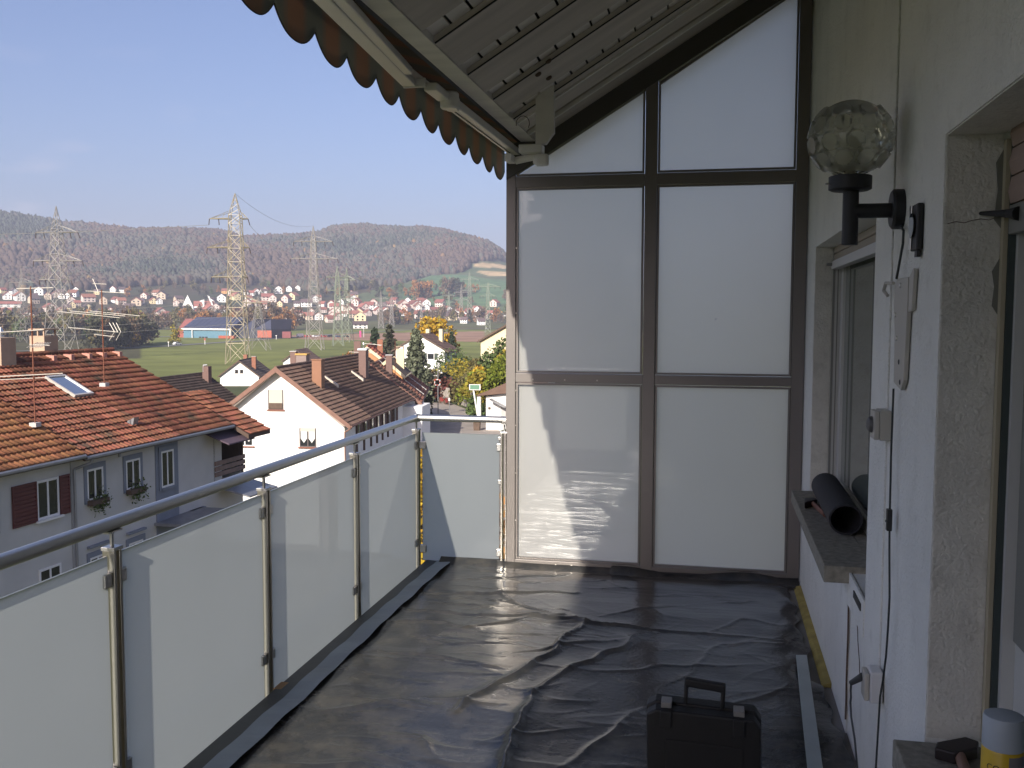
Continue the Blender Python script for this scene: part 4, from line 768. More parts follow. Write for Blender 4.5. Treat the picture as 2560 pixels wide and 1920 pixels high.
rb(-2.2, 6.6, -.1, S1 + .2, -.06, -.03, 'roof_deck', m_dark, 0)
strips = [(-.05, .10), (.45, .60), (.96, 1.11), (1.47, 1.62), (1.98, 2.13), (2.49, 2.64), (3.0, 3.15), (3.541, 3.70), (4.064, 4.21), (4.558, 4.71), (5.05, 5.20), (5.56, 5.62)]
for (a, b0), (c, d) in zip([(-2.2, -2.2)] + strips, strips): rb(b0 + .001, c - .001, -.0, S1, .0, .024, 'roof_panel', m_ceilp)
rb(5.62, 5.86, 0, S1, 0, .024, 'roof_panel', m_ceilp)
for a, b0 in strips[7:]: rb(b0 - .006, b0 - .0, .0, S1, .0245, .030, 'panel_edge_strip', m_dark, 0)
for s in (5.60, ): rb(s - .012, s + .012, 0, S1, .024, .045, 'cover_strip', m_whitep)
rb(5.30, 5.318, 0, S1, .024, .034, 'cover_strip', m_whitep); rb(5.86, 6.6, 0, S1, 0, .024, 'roof_panel', m_ceilp)
MB().prism([(-1.182, 2.645), (-1.092, 2.645), (-1.092, 2.72), (-1.182, 2.76)], -2.2, 6.6, 'y').build('eave_beam', m_whitep, hs_, bevel=.002)
# bracket board with three bolts near the screen
SC = Matrix.Translation((0, 0, 1.6)) @ Matrix.Scale(.905, 4) @ Matrix.Translation((0, 0, -1.6))
bx = MB(SC).prism([(-1.062, 2.60), (-1.0, 2.60), (-.950, 2.665), (-.955, 2.985), (-1.062, 2.975)], 5.72, 5.76, 'y').build('bracket_board', m_whitep, hs_, bevel=.002)
for x, y, z in ((-.81, 4.693, 2.817), (-.875, 4.773, 2.777), (-.848, 4.926, 2.794)): MB(Matrix.Translation((x, y, z)) @ Matrix.Rotation(R(180 - 31), 4, 'Y')).lathe((0, 0, 0), [(.016, 0), (.016, .008), (.009, .012)], 10).build('bolt', m_wood, hs_)
# ------------------------------------------------------------------ awning
aw = thing('folding_awning', 'retracted awning with folded white arms and a scalloped orange and grey green valance', 'awning', (-1.3, 4, 2.6))
def valance():
    vs = []; fs = []; per = .3365; t0 = 7.03 - 40 * per; n = 40 * 14; top_ = 2.80
    for i in range(n + 1):
        y = t0 - per / 2 + i * per / 14; ph = (i % 14) / 14.; e = 1 - abs(2 * ph - 1) ** 2.3
        zb = 2.662 - .0125 * (y - 3.) - .078 * e; wv = .003 * math.sin(y * 9.3)
        for k in range(5): z = top_ - .01 * (y - 3.) + (zb - top_ + .01 * (y - 3)) * k / 4; vs.append((-1.5 + wv * k / 4, y, z))
    for i in range(n): fs += [(i * 5 + k, (i + 1) * 5 + k, (i + 1) * 5 + k + 1, i * 5 + k + 1) for k in range(4)]
    b = MB(); b.add([v for v in vs if True], fs); return b
def stripes(name, c1, c2, c3, per, off, tr=.35):
    m = bpy.data.materials.new(name); m.use_nodes = True; t = m.node_tree; b = t.nodes['Principled BSDF']; b.inputs['Roughness'].default_value = .95; ln = t.links.new
    geo = t.nodes.new('ShaderNodeNewGeometry'); s = t.nodes.new('ShaderNodeSeparateXYZ'); ln(geo.outputs['Position'], s.inputs[0])
    a = t.nodes.new('ShaderNodeMath'); a.operation = 'MULTIPLY_ADD'; a.inputs[1].default_value = 1 / per; a.inputs[2].default_value = off; ln(s.outputs[1], a.inputs[0])
    f = t.nodes.new('ShaderNodeMath'); f.operation = 'FRACT'; ln(a.outputs[0], f.inputs[0]); r = t.nodes.new('ShaderNodeValToRGB'); e = r.color_ramp.elements
    e[0].position = 0; e[0].color = (*c1, 1); e[1].position = .36; e[1].color = (*c1, 1)
    for p, c in ((.42, c3), (.5, c2), (.88, c2), (.94, c3)): q = e.new(p); q.color = (*c, 1)
    ln(f.outputs[0], r.inputs[0]); ln(r.outputs[0], b.inputs['Base Color']); o = [n for n in t.nodes if n.type == 'OUTPUT_MATERIAL'][0]
    ms = t.nodes.new('ShaderNodeMixShader'); tr_ = t.nodes.new('ShaderNodeBsdfTranslucent'); ln(r.outputs[0], tr_.inputs[0]); ms.inputs[0].default_value = tr; ln(b.outputs[0], ms.inputs[1]); ln(tr_.outputs[0], ms.inputs[2]); ln(ms.outputs[0], o.inputs[0]); return m
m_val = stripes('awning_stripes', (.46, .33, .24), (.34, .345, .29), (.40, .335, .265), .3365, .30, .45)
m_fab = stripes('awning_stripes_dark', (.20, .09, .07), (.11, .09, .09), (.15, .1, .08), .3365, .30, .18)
v_ = valance(); o = v_.build('valance', m_val, aw, smooth=True); sd = o.modifiers.new('thick', 'SOLIDIFY'); sd.thickness = .002
hem = MB(); vv = v_.v; nv = len(vv) // 5
for i in range(nv - 1): hem.tube(vv[i * 5 + 4], vv[(i + 1) * 5 + 4], .0028, 4, cap=False)
hem.build('valance_hem', mat('dark_hem', (.05, .04, .045), .9), aw)
MB().prism([(-1.49, 2.790), (-1.30, 2.735), (-1.14, 2.775), (-1.14, 2.785), (-1.30, 2.745), (-1.49, 2.80)], -2.3, 6.9, 'y').build('fabric', m_fab, aw)
MB().tube((-1.225, -2.3, 2.735), (-1.225, 6.9, 2.735), .042, 18).build('fabric_roll', stripes('awning_roll_sunglow', (.45, .33, .16), (.30, .22, .14), (.35, .27, .15), .8, 0, .25), aw, smooth=True)  # yellow brown of the roll is painted sunlight glowing through the fabric
MB().prism([(-1.515, 2.775), (-1.455, 2.775), (-1.445, 2.815), (-1.515, 2.815)], -2.3, 6.9, 'y').build('front_bar', m_wal, aw, bevel=.003)
MB().prism([(-1.52, 2.817), (-1.09, 2.86), (-1.05, 2.90), (-1.09, 2.885), (-1.52, 2.835)], -2.3, 6.9, 'y').build('cover_sheet', m_zinc, aw)
def beam2(name, p, q, w, h, m, parent, z=2.6):
    p, q = Vector((*p, z)), Vector((*q, z)); d = (q - p).normalized(); s = Vector((d.y, -d.x, 0)); b = MB(); vs = []
    for c in (p, q):
        for a, k in ((-1, -1), (1, -1), (1, 1), (-1, 1)): vs.append(c + s * (a * w / 2) + Vector((0, 0, k * h / 2)))
    b.add(vs, [(0, 1, 2, 3), (7, 6, 5, 4), (0, 4, 5, 1), (1, 5, 6, 2), (2, 6, 7, 3), (3, 7, 4, 0)]); return b.build(name, m, parent, bevel=.005)
a1 = beam2('forearm', (-1.195, 2.2), (-1.345, 4.17), .060, .034, m_wal, aw, 2.617); beam2('forearm_channel', (-1.135, 2.2), (-1.288, 3.98), .042, .030, m_wal, a1, 2.619)
beam2('end_cap', (-1.322, 4.172), (-1.322, 4.185), .105, .042, m_wal, a1, 2.616)
a2 = beam2('upper_arm', (-1.255, 4.20), (-1.255, 4.42), .060, .036, m_wal, aw, 2.603); a3 = beam2('upper_arm', (-1.232, 4.47), (-1.218, 5.98), .062, .040, m_wal, aw, 2.585)
beam2('arm_groove', (-1.240, 4.55), (-1.226, 5.95), .006, .003, m_dark, a3, 2.563)
MB().lathe((-1.235, 4.445, 2.553), [(.036, 0), (.044, .008), (.044, .070), (.036, .078)], 20).build('elbow_joint', m_wal, aw, smooth=True)
MB().lathe((-1.235, 4.50, 2.556), [(.026, 0), (.034, .008), (.034, .055)], 16).build('elbow_fork', m_wal, aw, smooth=True)
MB(SC).box(-1.245, -1.205, 5.70, 5.82, 2.505, 2.55).tube((-1.20, 5.80, 2.52), (-1.04, 5.78, 2.545), .022, 10).build('shoulder', m_wal, aw, bevel=.003); MB(SC).box(-1.16, -1.02, 5.70, 5.80, 2.552, 2.60).build('wall_bracket', m_wal, aw, bevel=.004)
MB(SC).box(-1.065, -.985, 5.715, 5.765, 2.475, 2.545).lathe((-1.06, 5.74, 2.485), [(.02, 0), (.02, .05)], 12).build('tilt_bracket', m_wal, aw, bevel=.012)
# a loose loop of cable at the bracket
lp = [(-1.115 + .04 * math.cos(a), 5.60, 2.70 + .045 * math.sin(a)) for a in [i * .5 - .6 for i in range(9)]]; MB(SC).path(lp, .0022, 6).build('cable_loop', m_wood, aw)

# ------------------------------------------------------------------ house wall
W = .52; T = .30
w1 = (3.40, 5.42, .655, 1.955); w2 = (.35, 2.45, .57, 2.02); ZB, ZT = -.2, 4.2; YB, YE = -2.2, 6.6
def wall(y0, y1, z0, z1): return MB().box(W, W + T, y0, y1, z0, z1).build('wall', m_plast, hs_)
wall(w1[1], YE, ZB, ZT); wall(w1[0], w1[1], w1[3], ZT); wall(3.80, w1[1], ZB, .58); MB().box(W + .006, W + T, w1[0], 3.797, ZB, .625).build('wall', m_plast, hs_); wall(w2[1], 3.085, ZB, ZT)
MB().box(W - .004, W + T, 3.10, w1[0], ZB, ZT).build('wall', m_plast, hs_, bevel=.004); MB().box(W + .01, W + T, 3.085, 3.10, ZB, ZT).build('joint', m_dark, hs_)
MB().box(-.95, W - .003, -2.2, -2.0, ZB, 4.2).build('wall', m_plast, hs_); wall(w2[0], w2[1], w2[3], ZT); wall(w2[0], w2[1], ZB, w2[2] - .07); wall(YB, w2[0], ZB, ZT)
# reveals get a rougher coat, 3 mm proud
MB().box(W + .003, .645, w2[1] - .004, w2[1] - .0005, w2[2], w2[3]).build('reveal', m_plast2, hs_); MB().box(W + .003, .61, w1[1] - .004, w1[1] - .0005, w1[2], w1[3]).build('reveal', m_plast2, hs_); MB().box(W + .003, .645, w2[0], w2[1] - .005, w2[3] - .004, w2[3] - .0005).build('reveal', m_plast2, hs_)
g = random.Random(3)
for (z0, z1) in ((1.80, 1.98), (1.60, 1.73)):              # spalled patches at the inner edge
    MB().prism([(.645, z0), (.628 + g.random() * .008, z0 + .02), (.636, (z0 + z1) / 2), (.630, z1 - .03), (.645, z1)], w2[1] - .0075, w2[1] - .005, 'y').build('spalled_patch', mat('bare_patch', (.20, .20, .17), .95), hs_)
cr = [(W - .0015, 3.797 + .004 * math.sin(i * 1.7), .57 - i * .075) for i in range(8)]; MB().path(cr, .0035, 5).build('crack', m_wood, hs_)
cr = [(W - .0015, 3.58 - .02 * i - .006 * math.sin(i * 2.), .50 - i * .03) for i in range(7)]; MB().path(cr, .0016, 4).build('crack', m_wood, hs_)
cr = [(.53 + .018 * i, w2[1] - .005, 1.812 + .003 * math.sin(i * 2.2) + .002 * i) for i in range(7)]; MB().path(cr, .0008, 4).build('crack', m_wood, hs_)
# broken notch under the near end of the sill
MB().box(W - .008, W + .0, 3.40, 3.79, .50, .628).build('render_flap', m_plast, hs_); MB().box(W - .012, W - .008, 3.45, 3.62, .575, .60).build('dark_gap', m_dark, hs_)
# sills
MB().box(.420, .600, 3.76, 5.36, .585, .650).build('window_sill', m_concsill, hs_, bevel=.004); MB().box(.441, .64, 1.1, 2.42, .500, .570).build('window_sill', m_concsill, hs_, bevel=.004)
MB().box(.6005, .66, 3.41, w1[1], .60, .648).build('window_sill_back', m_concsill, hs_)
# window 1
m_gl = mat('grey_window_glass', (.15, .165, .145), .03, spec=.9); m_pvc = mat('pvc_frame', (.58, .58, .55), .35, var=.04); m_pvcd = mat('frame_shade_profile', (.22, .22, .20), .5)
wf = MB().box(.652, .70, 5.33, w1[1] - .006, .69, 1.95).box(.652, .70, w1[0], 5.33, .652, .715).build('window', m_pvc, hs_, bevel=.003)
for i, (a, b0, mm) in enumerate(((.612, .622, m_pvcd), (.622, .634, m_pvc), (.634, .640, m_pvcd), (.640, .651, m_pvc))): MB().box(a, b0 - .0005, w1[1] - .03 + i * .0035, w1[1] - .008, .66, 1.93).build('guide_rail', mm, wf)
MB().box(.668, .672, w1[0] - .1, 5.33, .715, 1.94).build('pane', m_gl, wf); MB().box(.80, .81, w1[0], 5.4, .6, 2.0).build('curtain', m_curt, wf)
MB().box(.598, .640, w1[0], w1[1] - .03, 1.835, 1.878).build('shutter_bar', mat('pvc_bar', (.50, .50, .50), .4), wf, bevel=.003)
for i in range(2): MB().box(.612, .628, w1[0], w1[1] - .012, 1.880 + i * .038, 1.916 + i * .038).build('shutter_slat', mat('beige_slat', (.30, .26, .20), .6) if i == 0 else bpy.data.materials['beige_slat'], wf, bevel=.006)
MB().box(.575, .598, w1[1] - .075, w1[1] - .03, 1.853, 1.868).build('shutter_stop', m_pvcd, wf)
# window 2 (near), its roller shutter mostly raised
wf2 = MB().box(.70, .76, w2[0], w2[1] - .005, .575, .66).box(.70, .76, 2.31, 2.40, .66, 2.0).build('window', m_pvc, hs_, bevel=.003)
MB().box(.645, .655, w2[1] - .03, w2[1] - .006, .572, 2.0).build('guide_rail', mat('cream_bead', (.45, .40, .28), .6), wf2); MB().box(.656, .671, w2[1] - .035, w2[1] - .006, .572, 2.0).build('guide_rail', mat('dark_green_rail', (.05, .065, .06), .5), wf2)
MB().box(.6715, .70, w2[1] - .05, w2[1] - .006, .572, 2.0).build('guide_rail', m_pvc, wf2); MB().box(.694, .7, 2.30, 2.395, .84, 1.99).build('frame_groove', m_pvcd, wf2); MB().box(.715, .72, w2[0], 2.31, .66, 2.0).build('pane', m_gl, wf2)
MB().box(.652, .672, w2[0], w2[1] - .04, 1.782, 1.848).build('shutter_bar', m_pvcd, wf2, bevel=.003)
m_sl = mat('pinkish_slat', (.34, .25, .21), .6); k = 0
for i in range(4): MB().prism([(.655, 1.852 + i * .064), (.664, 1.852 + i * .064), (.672, 1.88 + i * .064), (.664, 1.912 + i * .064), (.655, 1.912 + i * .064), (.648, 1.88 + i * .064)], w2[0], w2[1] - .04, 'y').build('shutter_slat', m_sl, wf2)
MB().tube((.638, 2.36, 1.825), (.60, 2.45, 1.835), .010, 10, r2=.004).tube((.650, 2.33, 1.822), (.638, 2.36, 1.825), .016, 10, r2=.010).build('rubber_stop', m_dark, wf2, smooth=True)

# ------------------------------------------------------------------ pylons and power lines
m_py = mat('galvanised_yellow', (.34, .29, .195), .55, metal=.2, var=.1, vscale=.1); m_pyg = mat('galvanised_green', (.21, .235, .175), .6, var=.1, vscale=.1); m_pyr = mat('galvanised_grey', (.26, .24, .215), .6, var=.1, vscale=.1); m_ins = mat('insulator', (.07, .05, .045), .5)
m_wire = mat('conductor', (.35, .33, .32), .5)
TIPS = {}
def pylon(key, x, y, g, h, wt, wb, arms, label, m, rz=.2068, r=.10, panels=9, zt=None, strip=.0, group=None):
    t = thing('pylon', label, 'pylon', (x, y, g), rz, group or 'lattice pylons of the power lines'); P = WM[t.name].copy(); zt = zt or max(a[0] for a in arms) + h * .02
    w = lambda z: (wb + (wt - wb) * min(1, z / zt) ** .75) / 2 if z <= zt else max(.12, wt / 2 * (h - z) / (h - zt))
    b = MB(); zs = [0]; 
    while zs[-1] < zt: zs.append(min(zt, zs[-1] + max(1.6, w(zs[-1]) * 2 * 1.02)))
    cs = lambda z: [Vector((sx * w(z), sy * w(z), z)) for sx, sy in ((-1, -1), (1, -1), (1, 1), (-1, 1))]
    for i in range(4):
        L = MB(); 
        for z0, z1 in zip(zs, zs[1:]): L.tube(cs(z0)[i], cs(z1)[i], r * 1.25, 4, cap=False)
        L.tube(cs(zt)[i], (0, 0, h), r, 4, cap=False); L.build('leg', m, t, pre=P)
    for z0, z1 in zip(zs, zs[1:]):
        a, c = cs(z0), cs(z1)
        for i in range(4): j = (i + 1) % 4; b.tube(a[i], c[j], r * .75, 3, cap=False); b.tube(a[j], c[i], r * .75, 3, cap=False); b.tube(c[i], c[j], r * .6, 3, cap=False)
    for k in range(3):
        z0, z1 = zt + (h - zt) * k / 4, zt + (h - zt) * (k + 1) / 4; a = [Vector((sx * wt / 2 * (1 - (z0 - zt) / (h - zt)), sy * wt / 2 * (1 - (z0 - zt) / (h - zt)), z0)) for sx, sy in ((-1, -1), (1, -1), (1, 1), (-1, 1))]; q = 1 - (z1 - zt) / (h - zt); c = [Vector((sx * wt / 2 * q, sy * wt / 2 * q, z1)) for sx, sy in ((-1, -1), (1, -1), (1, 1), (-1, 1))]
        for i in range(4): b.tube(a[i], c[(i + 1) % 4], r * .7, 3, cap=False)
    b.build('bracing', m, t, pre=P, kind='stuff'); TIPS[key] = []
    for z, l, rr in arms:
        A = MB(); ww = w(z)
        for tip, s in ((l, -1), (rr, 1)):
            if abs(tip) < ww: continue
            tp = Vector((tip, 0, z)); n = max(3, int((abs(tip) - ww) / 2))
            for q in (Vector((s * ww, -ww, z)), Vector((s * ww, ww, z))): A.tube(q, tp, r * 1.5, 4, cap=False)
            A.tube(Vector((s * ww, -ww, z + 2.3)), tp, r * .8, 3, cap=False); A.tube(Vector((s * ww, ww, z + 2.3)), tp, r * .8, 3, cap=False)
            for k in range(1, n):
                f = k / n; u = Vector((s * ww, -ww, z)).lerp(tp, f); v = Vector((s * ww, -ww, z + 2.3)).lerp(tp, f - .5 / n); v2 = Vector((s * ww, ww, z)).lerp(tp, f - .5 / n); A.tube(u, v, r * .5, 3, cap=False); A.tube(u, v2, r * .5, 3, cap=False)
            for f in ((1.0, .55) if abs(tip) > 6 else (1.0,)):
                q = Vector((s * (ww + (abs(tip) - ww) * f), 0, z)); e = q + Vector((s * .4 if f == 1 else 0, .6, -2.0)); MB().tube(q, e, r * 1.4, 5).build('insulator', m_ins, t, pre=P); TIPS[key].append(P @ e)
        A.build('crossarm', m, t, pre=P)
    TIPS[key].append(P @ Vector((0, 0, h))); return t
def wire(a, b, sag, label, r=.045):
    a, b = Vector(a), Vector(b); n = 22; pts = [a.lerp(b, i / n) - Vector((0, 0, 4 * sag * (i / n) * (1 - i / n))) for i in range(n + 1)]; o = MB().path(pts, r, 3).build('power_line', m_wire); tag(o, label, 'power line', 'power lines strung between the pylons'); return o
pylon('main', -156.9, 298.5, -15.6, 56.7, 3.6, 6.8, [(48.3, -8.5, 4.2), (38.8, -9.4, 4.4), (29.0, -8.2, 3.6), (20.4, -3.6, 8.2)], 'large yellowish pylon with arms reaching left, tallest of all, behind the white gable', m_py, r=.115, rz=.25)
pylon('left', -223.5, 297.3, -15.5, 53.7, 2.6, 9.2, [(44.6, -7.8, 7.6), (34.8, -9.0, 8.8), (28.3, -7.0, 4.5)], 'grey pylon rising behind the red roof and its chimneys', m_pyr, r=.11, rz=.1)
pylon('mid', -178.8, 412.9, -15.4, 56.2, 1.9, 7.6, [(49.2, -8.8, 8.6), (41.4, -10.4, 10.8)], 'slender pylon with two wide arms between the large pylon and the green pair', m_pyr, r=.12)
pylon('green', -187.9, 463.3, -15.3, 40.5, 1.6, 5.4, [(34.8, -5.8, 5.8), (28.2, -5.2, 5.2)], 'greenish pylon with crowded arms, nearer of the green pair', m_pyg, r=.13, rz=.5)
pylon('green2', -205.5, 520.9, -15.2, 42.5, 1.6, 5.6, [(35.4, -5.4, 5.3), (24.8, -6.6, 5.0)], 'greenish pylon just behind the nearer green one', m_pyg, r=.13, rz=-.1)
pylon('far1', -301.5, 848, -12.6, 34.8, 1.6, 5, [(27, -7, 7), (21, -6, 6)], 'far thin pylon in front of the village, beside the dark tall trees', m_pyr, r=.13)
pylon('far2', -308.5, 898.5, -12, 30, 1.6, 5, [(24, -5, 5)], 'faint low pylon close to the dark tall trees', m_pyr, r=.12)
pylon('far3', -336, 1204, -1, 31, 1.8, 5, [(25, -8, 8), (16, -9, 9)], 'far pylon under the green slope, leftmost of the distant four', m_pyg, r=.17)
pylon('far4', -295, 1111.5, -7, 43, 2, 6, [(33, -9, 9), (24, -8, 8)], 'far brownish pylon standing close beside the tall distant one', m_pyr, r=.16)
pylon('far5', -273, 1065.6, -8.3, 56.7, 2.4, 7, [(47.9, -11.2, 10.8), (35.6, -8.2, 8.2)], 'tallest of the distant pylons before the green slope', m_pyg, r=.19)
pylon('far6', -179.2, 759, -14, 40.3, 1.7, 4.6, [(36.8, -9.6, 9.6), (29.3, -6.2, 6.2)], 'pylon with a wide top arm at the far edge of the field, near the screen', m_pyg, r=.14)
pylon('far7', -296, 955, -10.8, 23.6, 1.4, 4, [(19, -4, 4)], 'small faint pylon over the yellow tree', m_pyr, r=.11)
pylon('thin', -201.2, 402.5, -15.4, 24.4, 1.4, 9.0, [(21.5, -5, 5)], 'low grey pylon standing in the field just right of the large one', m_pyr, r=.08)
pylon('farl', -375.2, 468.2, -15.2, 42, 1.5, 8, [(33, -7, 7)], 'thin faint pylon far left over the wood', m_pyr, r=.07)
T_ = TIPS
far_l = Vector((-330, 150, 27)); k = 0
for a, b, s, l, r_ in ((T_['main'][0], (-420, 180, 30), 6, 'power line running left from the top arm of the large pylon', .09), (T_['main'][-1], T_['mid'][-1], 4, 'earth wire from the top of the large pylon to the slender one', .06),
    (T_['main'][2], T_['mid'][1], 5, 'power line from the top arm of the large pylon to the slender one', .06), (T_['main'][5], T_['mid'][3], 5, 'power line between second arm of large pylon and slender one', .06),
    (T_['main'][3], (-420, 175, 18), 7, 'power line running left from the second arm of the large pylon', .04), (T_['mid'][0], T_['green'][0], 4, 'power line from the slender pylon towards the green one', .04), (T_['mid'][3], T_['green2'][2], 4, 'power line from lower arm of slender pylon to the rear green one', .04),
    (T_['far6'][0], T_['far5'][0], 6, 'power line between the pylon near the screen and the tallest distant one', .05), (T_['far6'][1], T_['far5'][2], 6, 'lower power line between the pylon near the screen and the tallest distant one', .05)): wire(a, b, s, l, r_)
for i, z in enumerate((-2.0, -5.2, -8.4, -11.0)): wire((-158.5, 297, 5.5 - i * 2.6), (-300, 190, -5.0 - i * 1.6 + 1), 2.0, ('top', 'second', 'third', 'bottom')[i] + ' one of the low bright wires crossing in front of the wood', .055)

# ------------------------------------------------------------------ blue hall, lorry, cars
hall = thing('sports_hall', 'long blue hall with a white eaves band and dark solar roof behind the field', 'hall', (-325, 580, -15.1), -.46)
Ph = Matrix.Translation((-343, 579, -15.1)) @ Matrix.Rotation(math.atan2(-8, 37), 4, 'Z'); m_blue = mat('blue_cladding', (.10, .20, .26), .6); m_solar = mat('solar_roof', (.055, .06, .095), .35, var=.1, vscale=.3)
MB().box(0, 39, 0, 26, 0, 5.2).build('wall', m_blue, hall, pre=Ph)
for i in range(8): MB().box(i * 4.9 + .2, i * 4.9 + 4.7, -.06, -.003, .9, 4.3).build('cladding_panel', m_blue, hall, pre=Ph)
MB().box(-1, 40, -1.2, .0, 5.3, 6.3).box(39, 40.2, -1.2, -.2, 0, 5.3).box(8, 8.5, -1.2, -.7, 0, 5.3).build('eaves_band', m_wfr, hall, pre=Ph)
MB().prism([(-1.2, 6.35), (13, 13.6), (28, 6.3)], 0, 40, 'x').build('roof', m_solar, hall, pre=Ph)
for i in range(9): MB().prism([(-1.0, 6.50), (12.6, 13.46), (12.6, 13.56), (-1.0, 6.60)], i * 4.1 + .6 + 0, i * 4.1 + 4.4, 'x').build('solar_panel', m_solar, hall, pre=Ph)
MB().box(-9, -.02, 4, 24, 0, 5).prism([(3.8, 5), (12, 12.4), (25, 5)], -9, -.02, 'x', mi=1).build('side_building', [mat('dull_red_wall', (.30, .09, .06), .8), mat('dull_red_roof', (.24, .08, .07), .8)], hall, pre=Ph)
for k in range(2):
    x0 = 41 + k * 13; MB().box(x0, x0 + 12.8, 6, 26, 0, 6).build('wall', mat('dark_hall_wall', (.045, .05, .065), .6), hall, pre=Ph); MB().prism([(x0 - .3, 6.02), (x0 + 13, 12.4), (x0 + 13, 6.02)], 5.5, 26.5, 'y').build('roof', m_solar, hall, pre=Ph)
for k in range(3): MB().box(13 + k * 2.6, 15 + k * 2.6, -.05, -.002, 0, .9).build('base_box', m_dark, hall, pre=Ph)
def boxthing(name, label, cat, x, y, rz, l, w, h, m, wheels=True, cabin=None, group=None):
    z = ground(x, y) + .25; t = thing(name, label, cat, (x, y, z), rz, group); P = WM[t.name].copy(); z0 = .5 if wheels else 0
    if cabin: MB().prism([(-l / 2, z0 * .6), (l / 2, z0 * .6), (l / 2, h * .55), (l * .28, h * .6), (l * .12, h), (-l * .3, h), (-l * .45, h * .62), (-l / 2, h * .58)], -w / 2, w / 2, 'y').build('body', m, t, pre=P, bevel=.05); MB().prism([(l * .26, h * .62), (l * .12, h * .95), (-l * .28, h * .95), (-l * .40, h * .64)], -w / 2 - .01, w / 2 + .01, 'y').build('windows', m_glassd, t, pre=P)
    else: MB().box(-l / 2, l / 2, -w / 2, w / 2, z0, h).build('body', m, t, pre=P, bevel=.04)
    if wheels:
        for sx in (-.33, .33):
            for sy in (-1, 1): MB(Matrix.Translation((sx * l, sy * w / 2, .33)) @ Matrix.Rotation(R(90), 4, 'X')).lathe((0, 0, -.1), [(.33, 0), (.33, .2)], 10).build('wheel', m_dark, t, pre=P)
    return t
m_or = mat('orange_red_paint', (.36, .085, .045), .5); m_car = {k: mat('paint_' + k, c, .25, coat=.5) for k, c in {'red': (.45, .03, .03), 'white': (.7, .7, .7), 'black': (.03, .03, .035), 'blue': (.05, .07, .14), 'silver': (.4, .4, .42)}.items()}
boxthing('lorry_trailer', 'orange red box trailer parked at the right end of the blue hall', 'trailer', -281, 571, .2, 9, 3, 5.0, m_or); boxthing('container', 'dark red container behind the orange trailer', 'container', -274, 583, .2, 10, 3, 4.2, mat('dark_red_paint', (.20, .05, .05), .6), wheels=False)
boxthing('low_container', 'low flat red container lying in front of the blue hall', 'container', -303, 563, -.2, 12, 2.5, 1.7, m_or, wheels=False)
u = 0
for c, lab in (('white', 'white van parked in the row by the hall'), ('red', 'bright red car parked beside the white van'), ('white', 'white car parked between the red ones'), ('red', 'red car parked right of the white car'), ('black', 'black car parked in the middle of the row'), ('blue', 'dark blue car parked near the end of the row'), ('black', 'last black car of the parked row')):
    boxthing('parked_car', lab, 'car', -272 + u * 4.9, 604 + u * 1.4, .9, 4.4, 1.8, 2.4 if u == 0 else 1.5, m_car[c], cabin=u > 0, group='cars parked beside the blue hall'); u += 1
boxthing('parked_car', 'white car driving on the country road by the dark clump', 'car', -268.5, 447, 1.3, 4.5, 1.8, 1.5, m_car['white'], cabin=True)
sg = thing('lamp_sign', 'magenta advertising pillar and white lamp beside the parked cars', 'sign', (-236, 622, ground(-236, 622))); MB().box(-236.6, -235.4, 621.8, 622.2, -15, -10.6).build('pillar', mat('magenta', (.5, .04, .16), .5), sg); MB().tube((-233.6, 622, -15), (-233.6, 622, -8.0), .12, 6).box(-234.9, -232.4, 621.7, 622.3, -8.0, -7.4).build('lamp', m_wfr, sg)
for x, y, l in ((-263, 430, 'white marker post on the near side of the road bend'), (-262, 463, 'orange and white road sign near the white car'), (-266, 520, 'white marker post halfway along the country road'), (-268, 560, 'white marker post opposite the blue hall'), (-200, 840, 'bright green and white sign at the far field edge')):
    g_ = ground(x, y); t = thing('marker_post', l, 'post', (x, y, g_), 0, 'posts along the country road'); MB().tube((x, y, g_), (x, y, g_ + 2.2), .16, 6).build('post', m_wfr, t); MB().box(x - .4, x + .4, y - .1, y + .1, g_ + 2.2, g_ + (3.4 if 'sign' in l else 2.5)).build('plate', m_leaf['lime'] if 'green' in l else m_or if 'orange' in l else m_wfr, t)

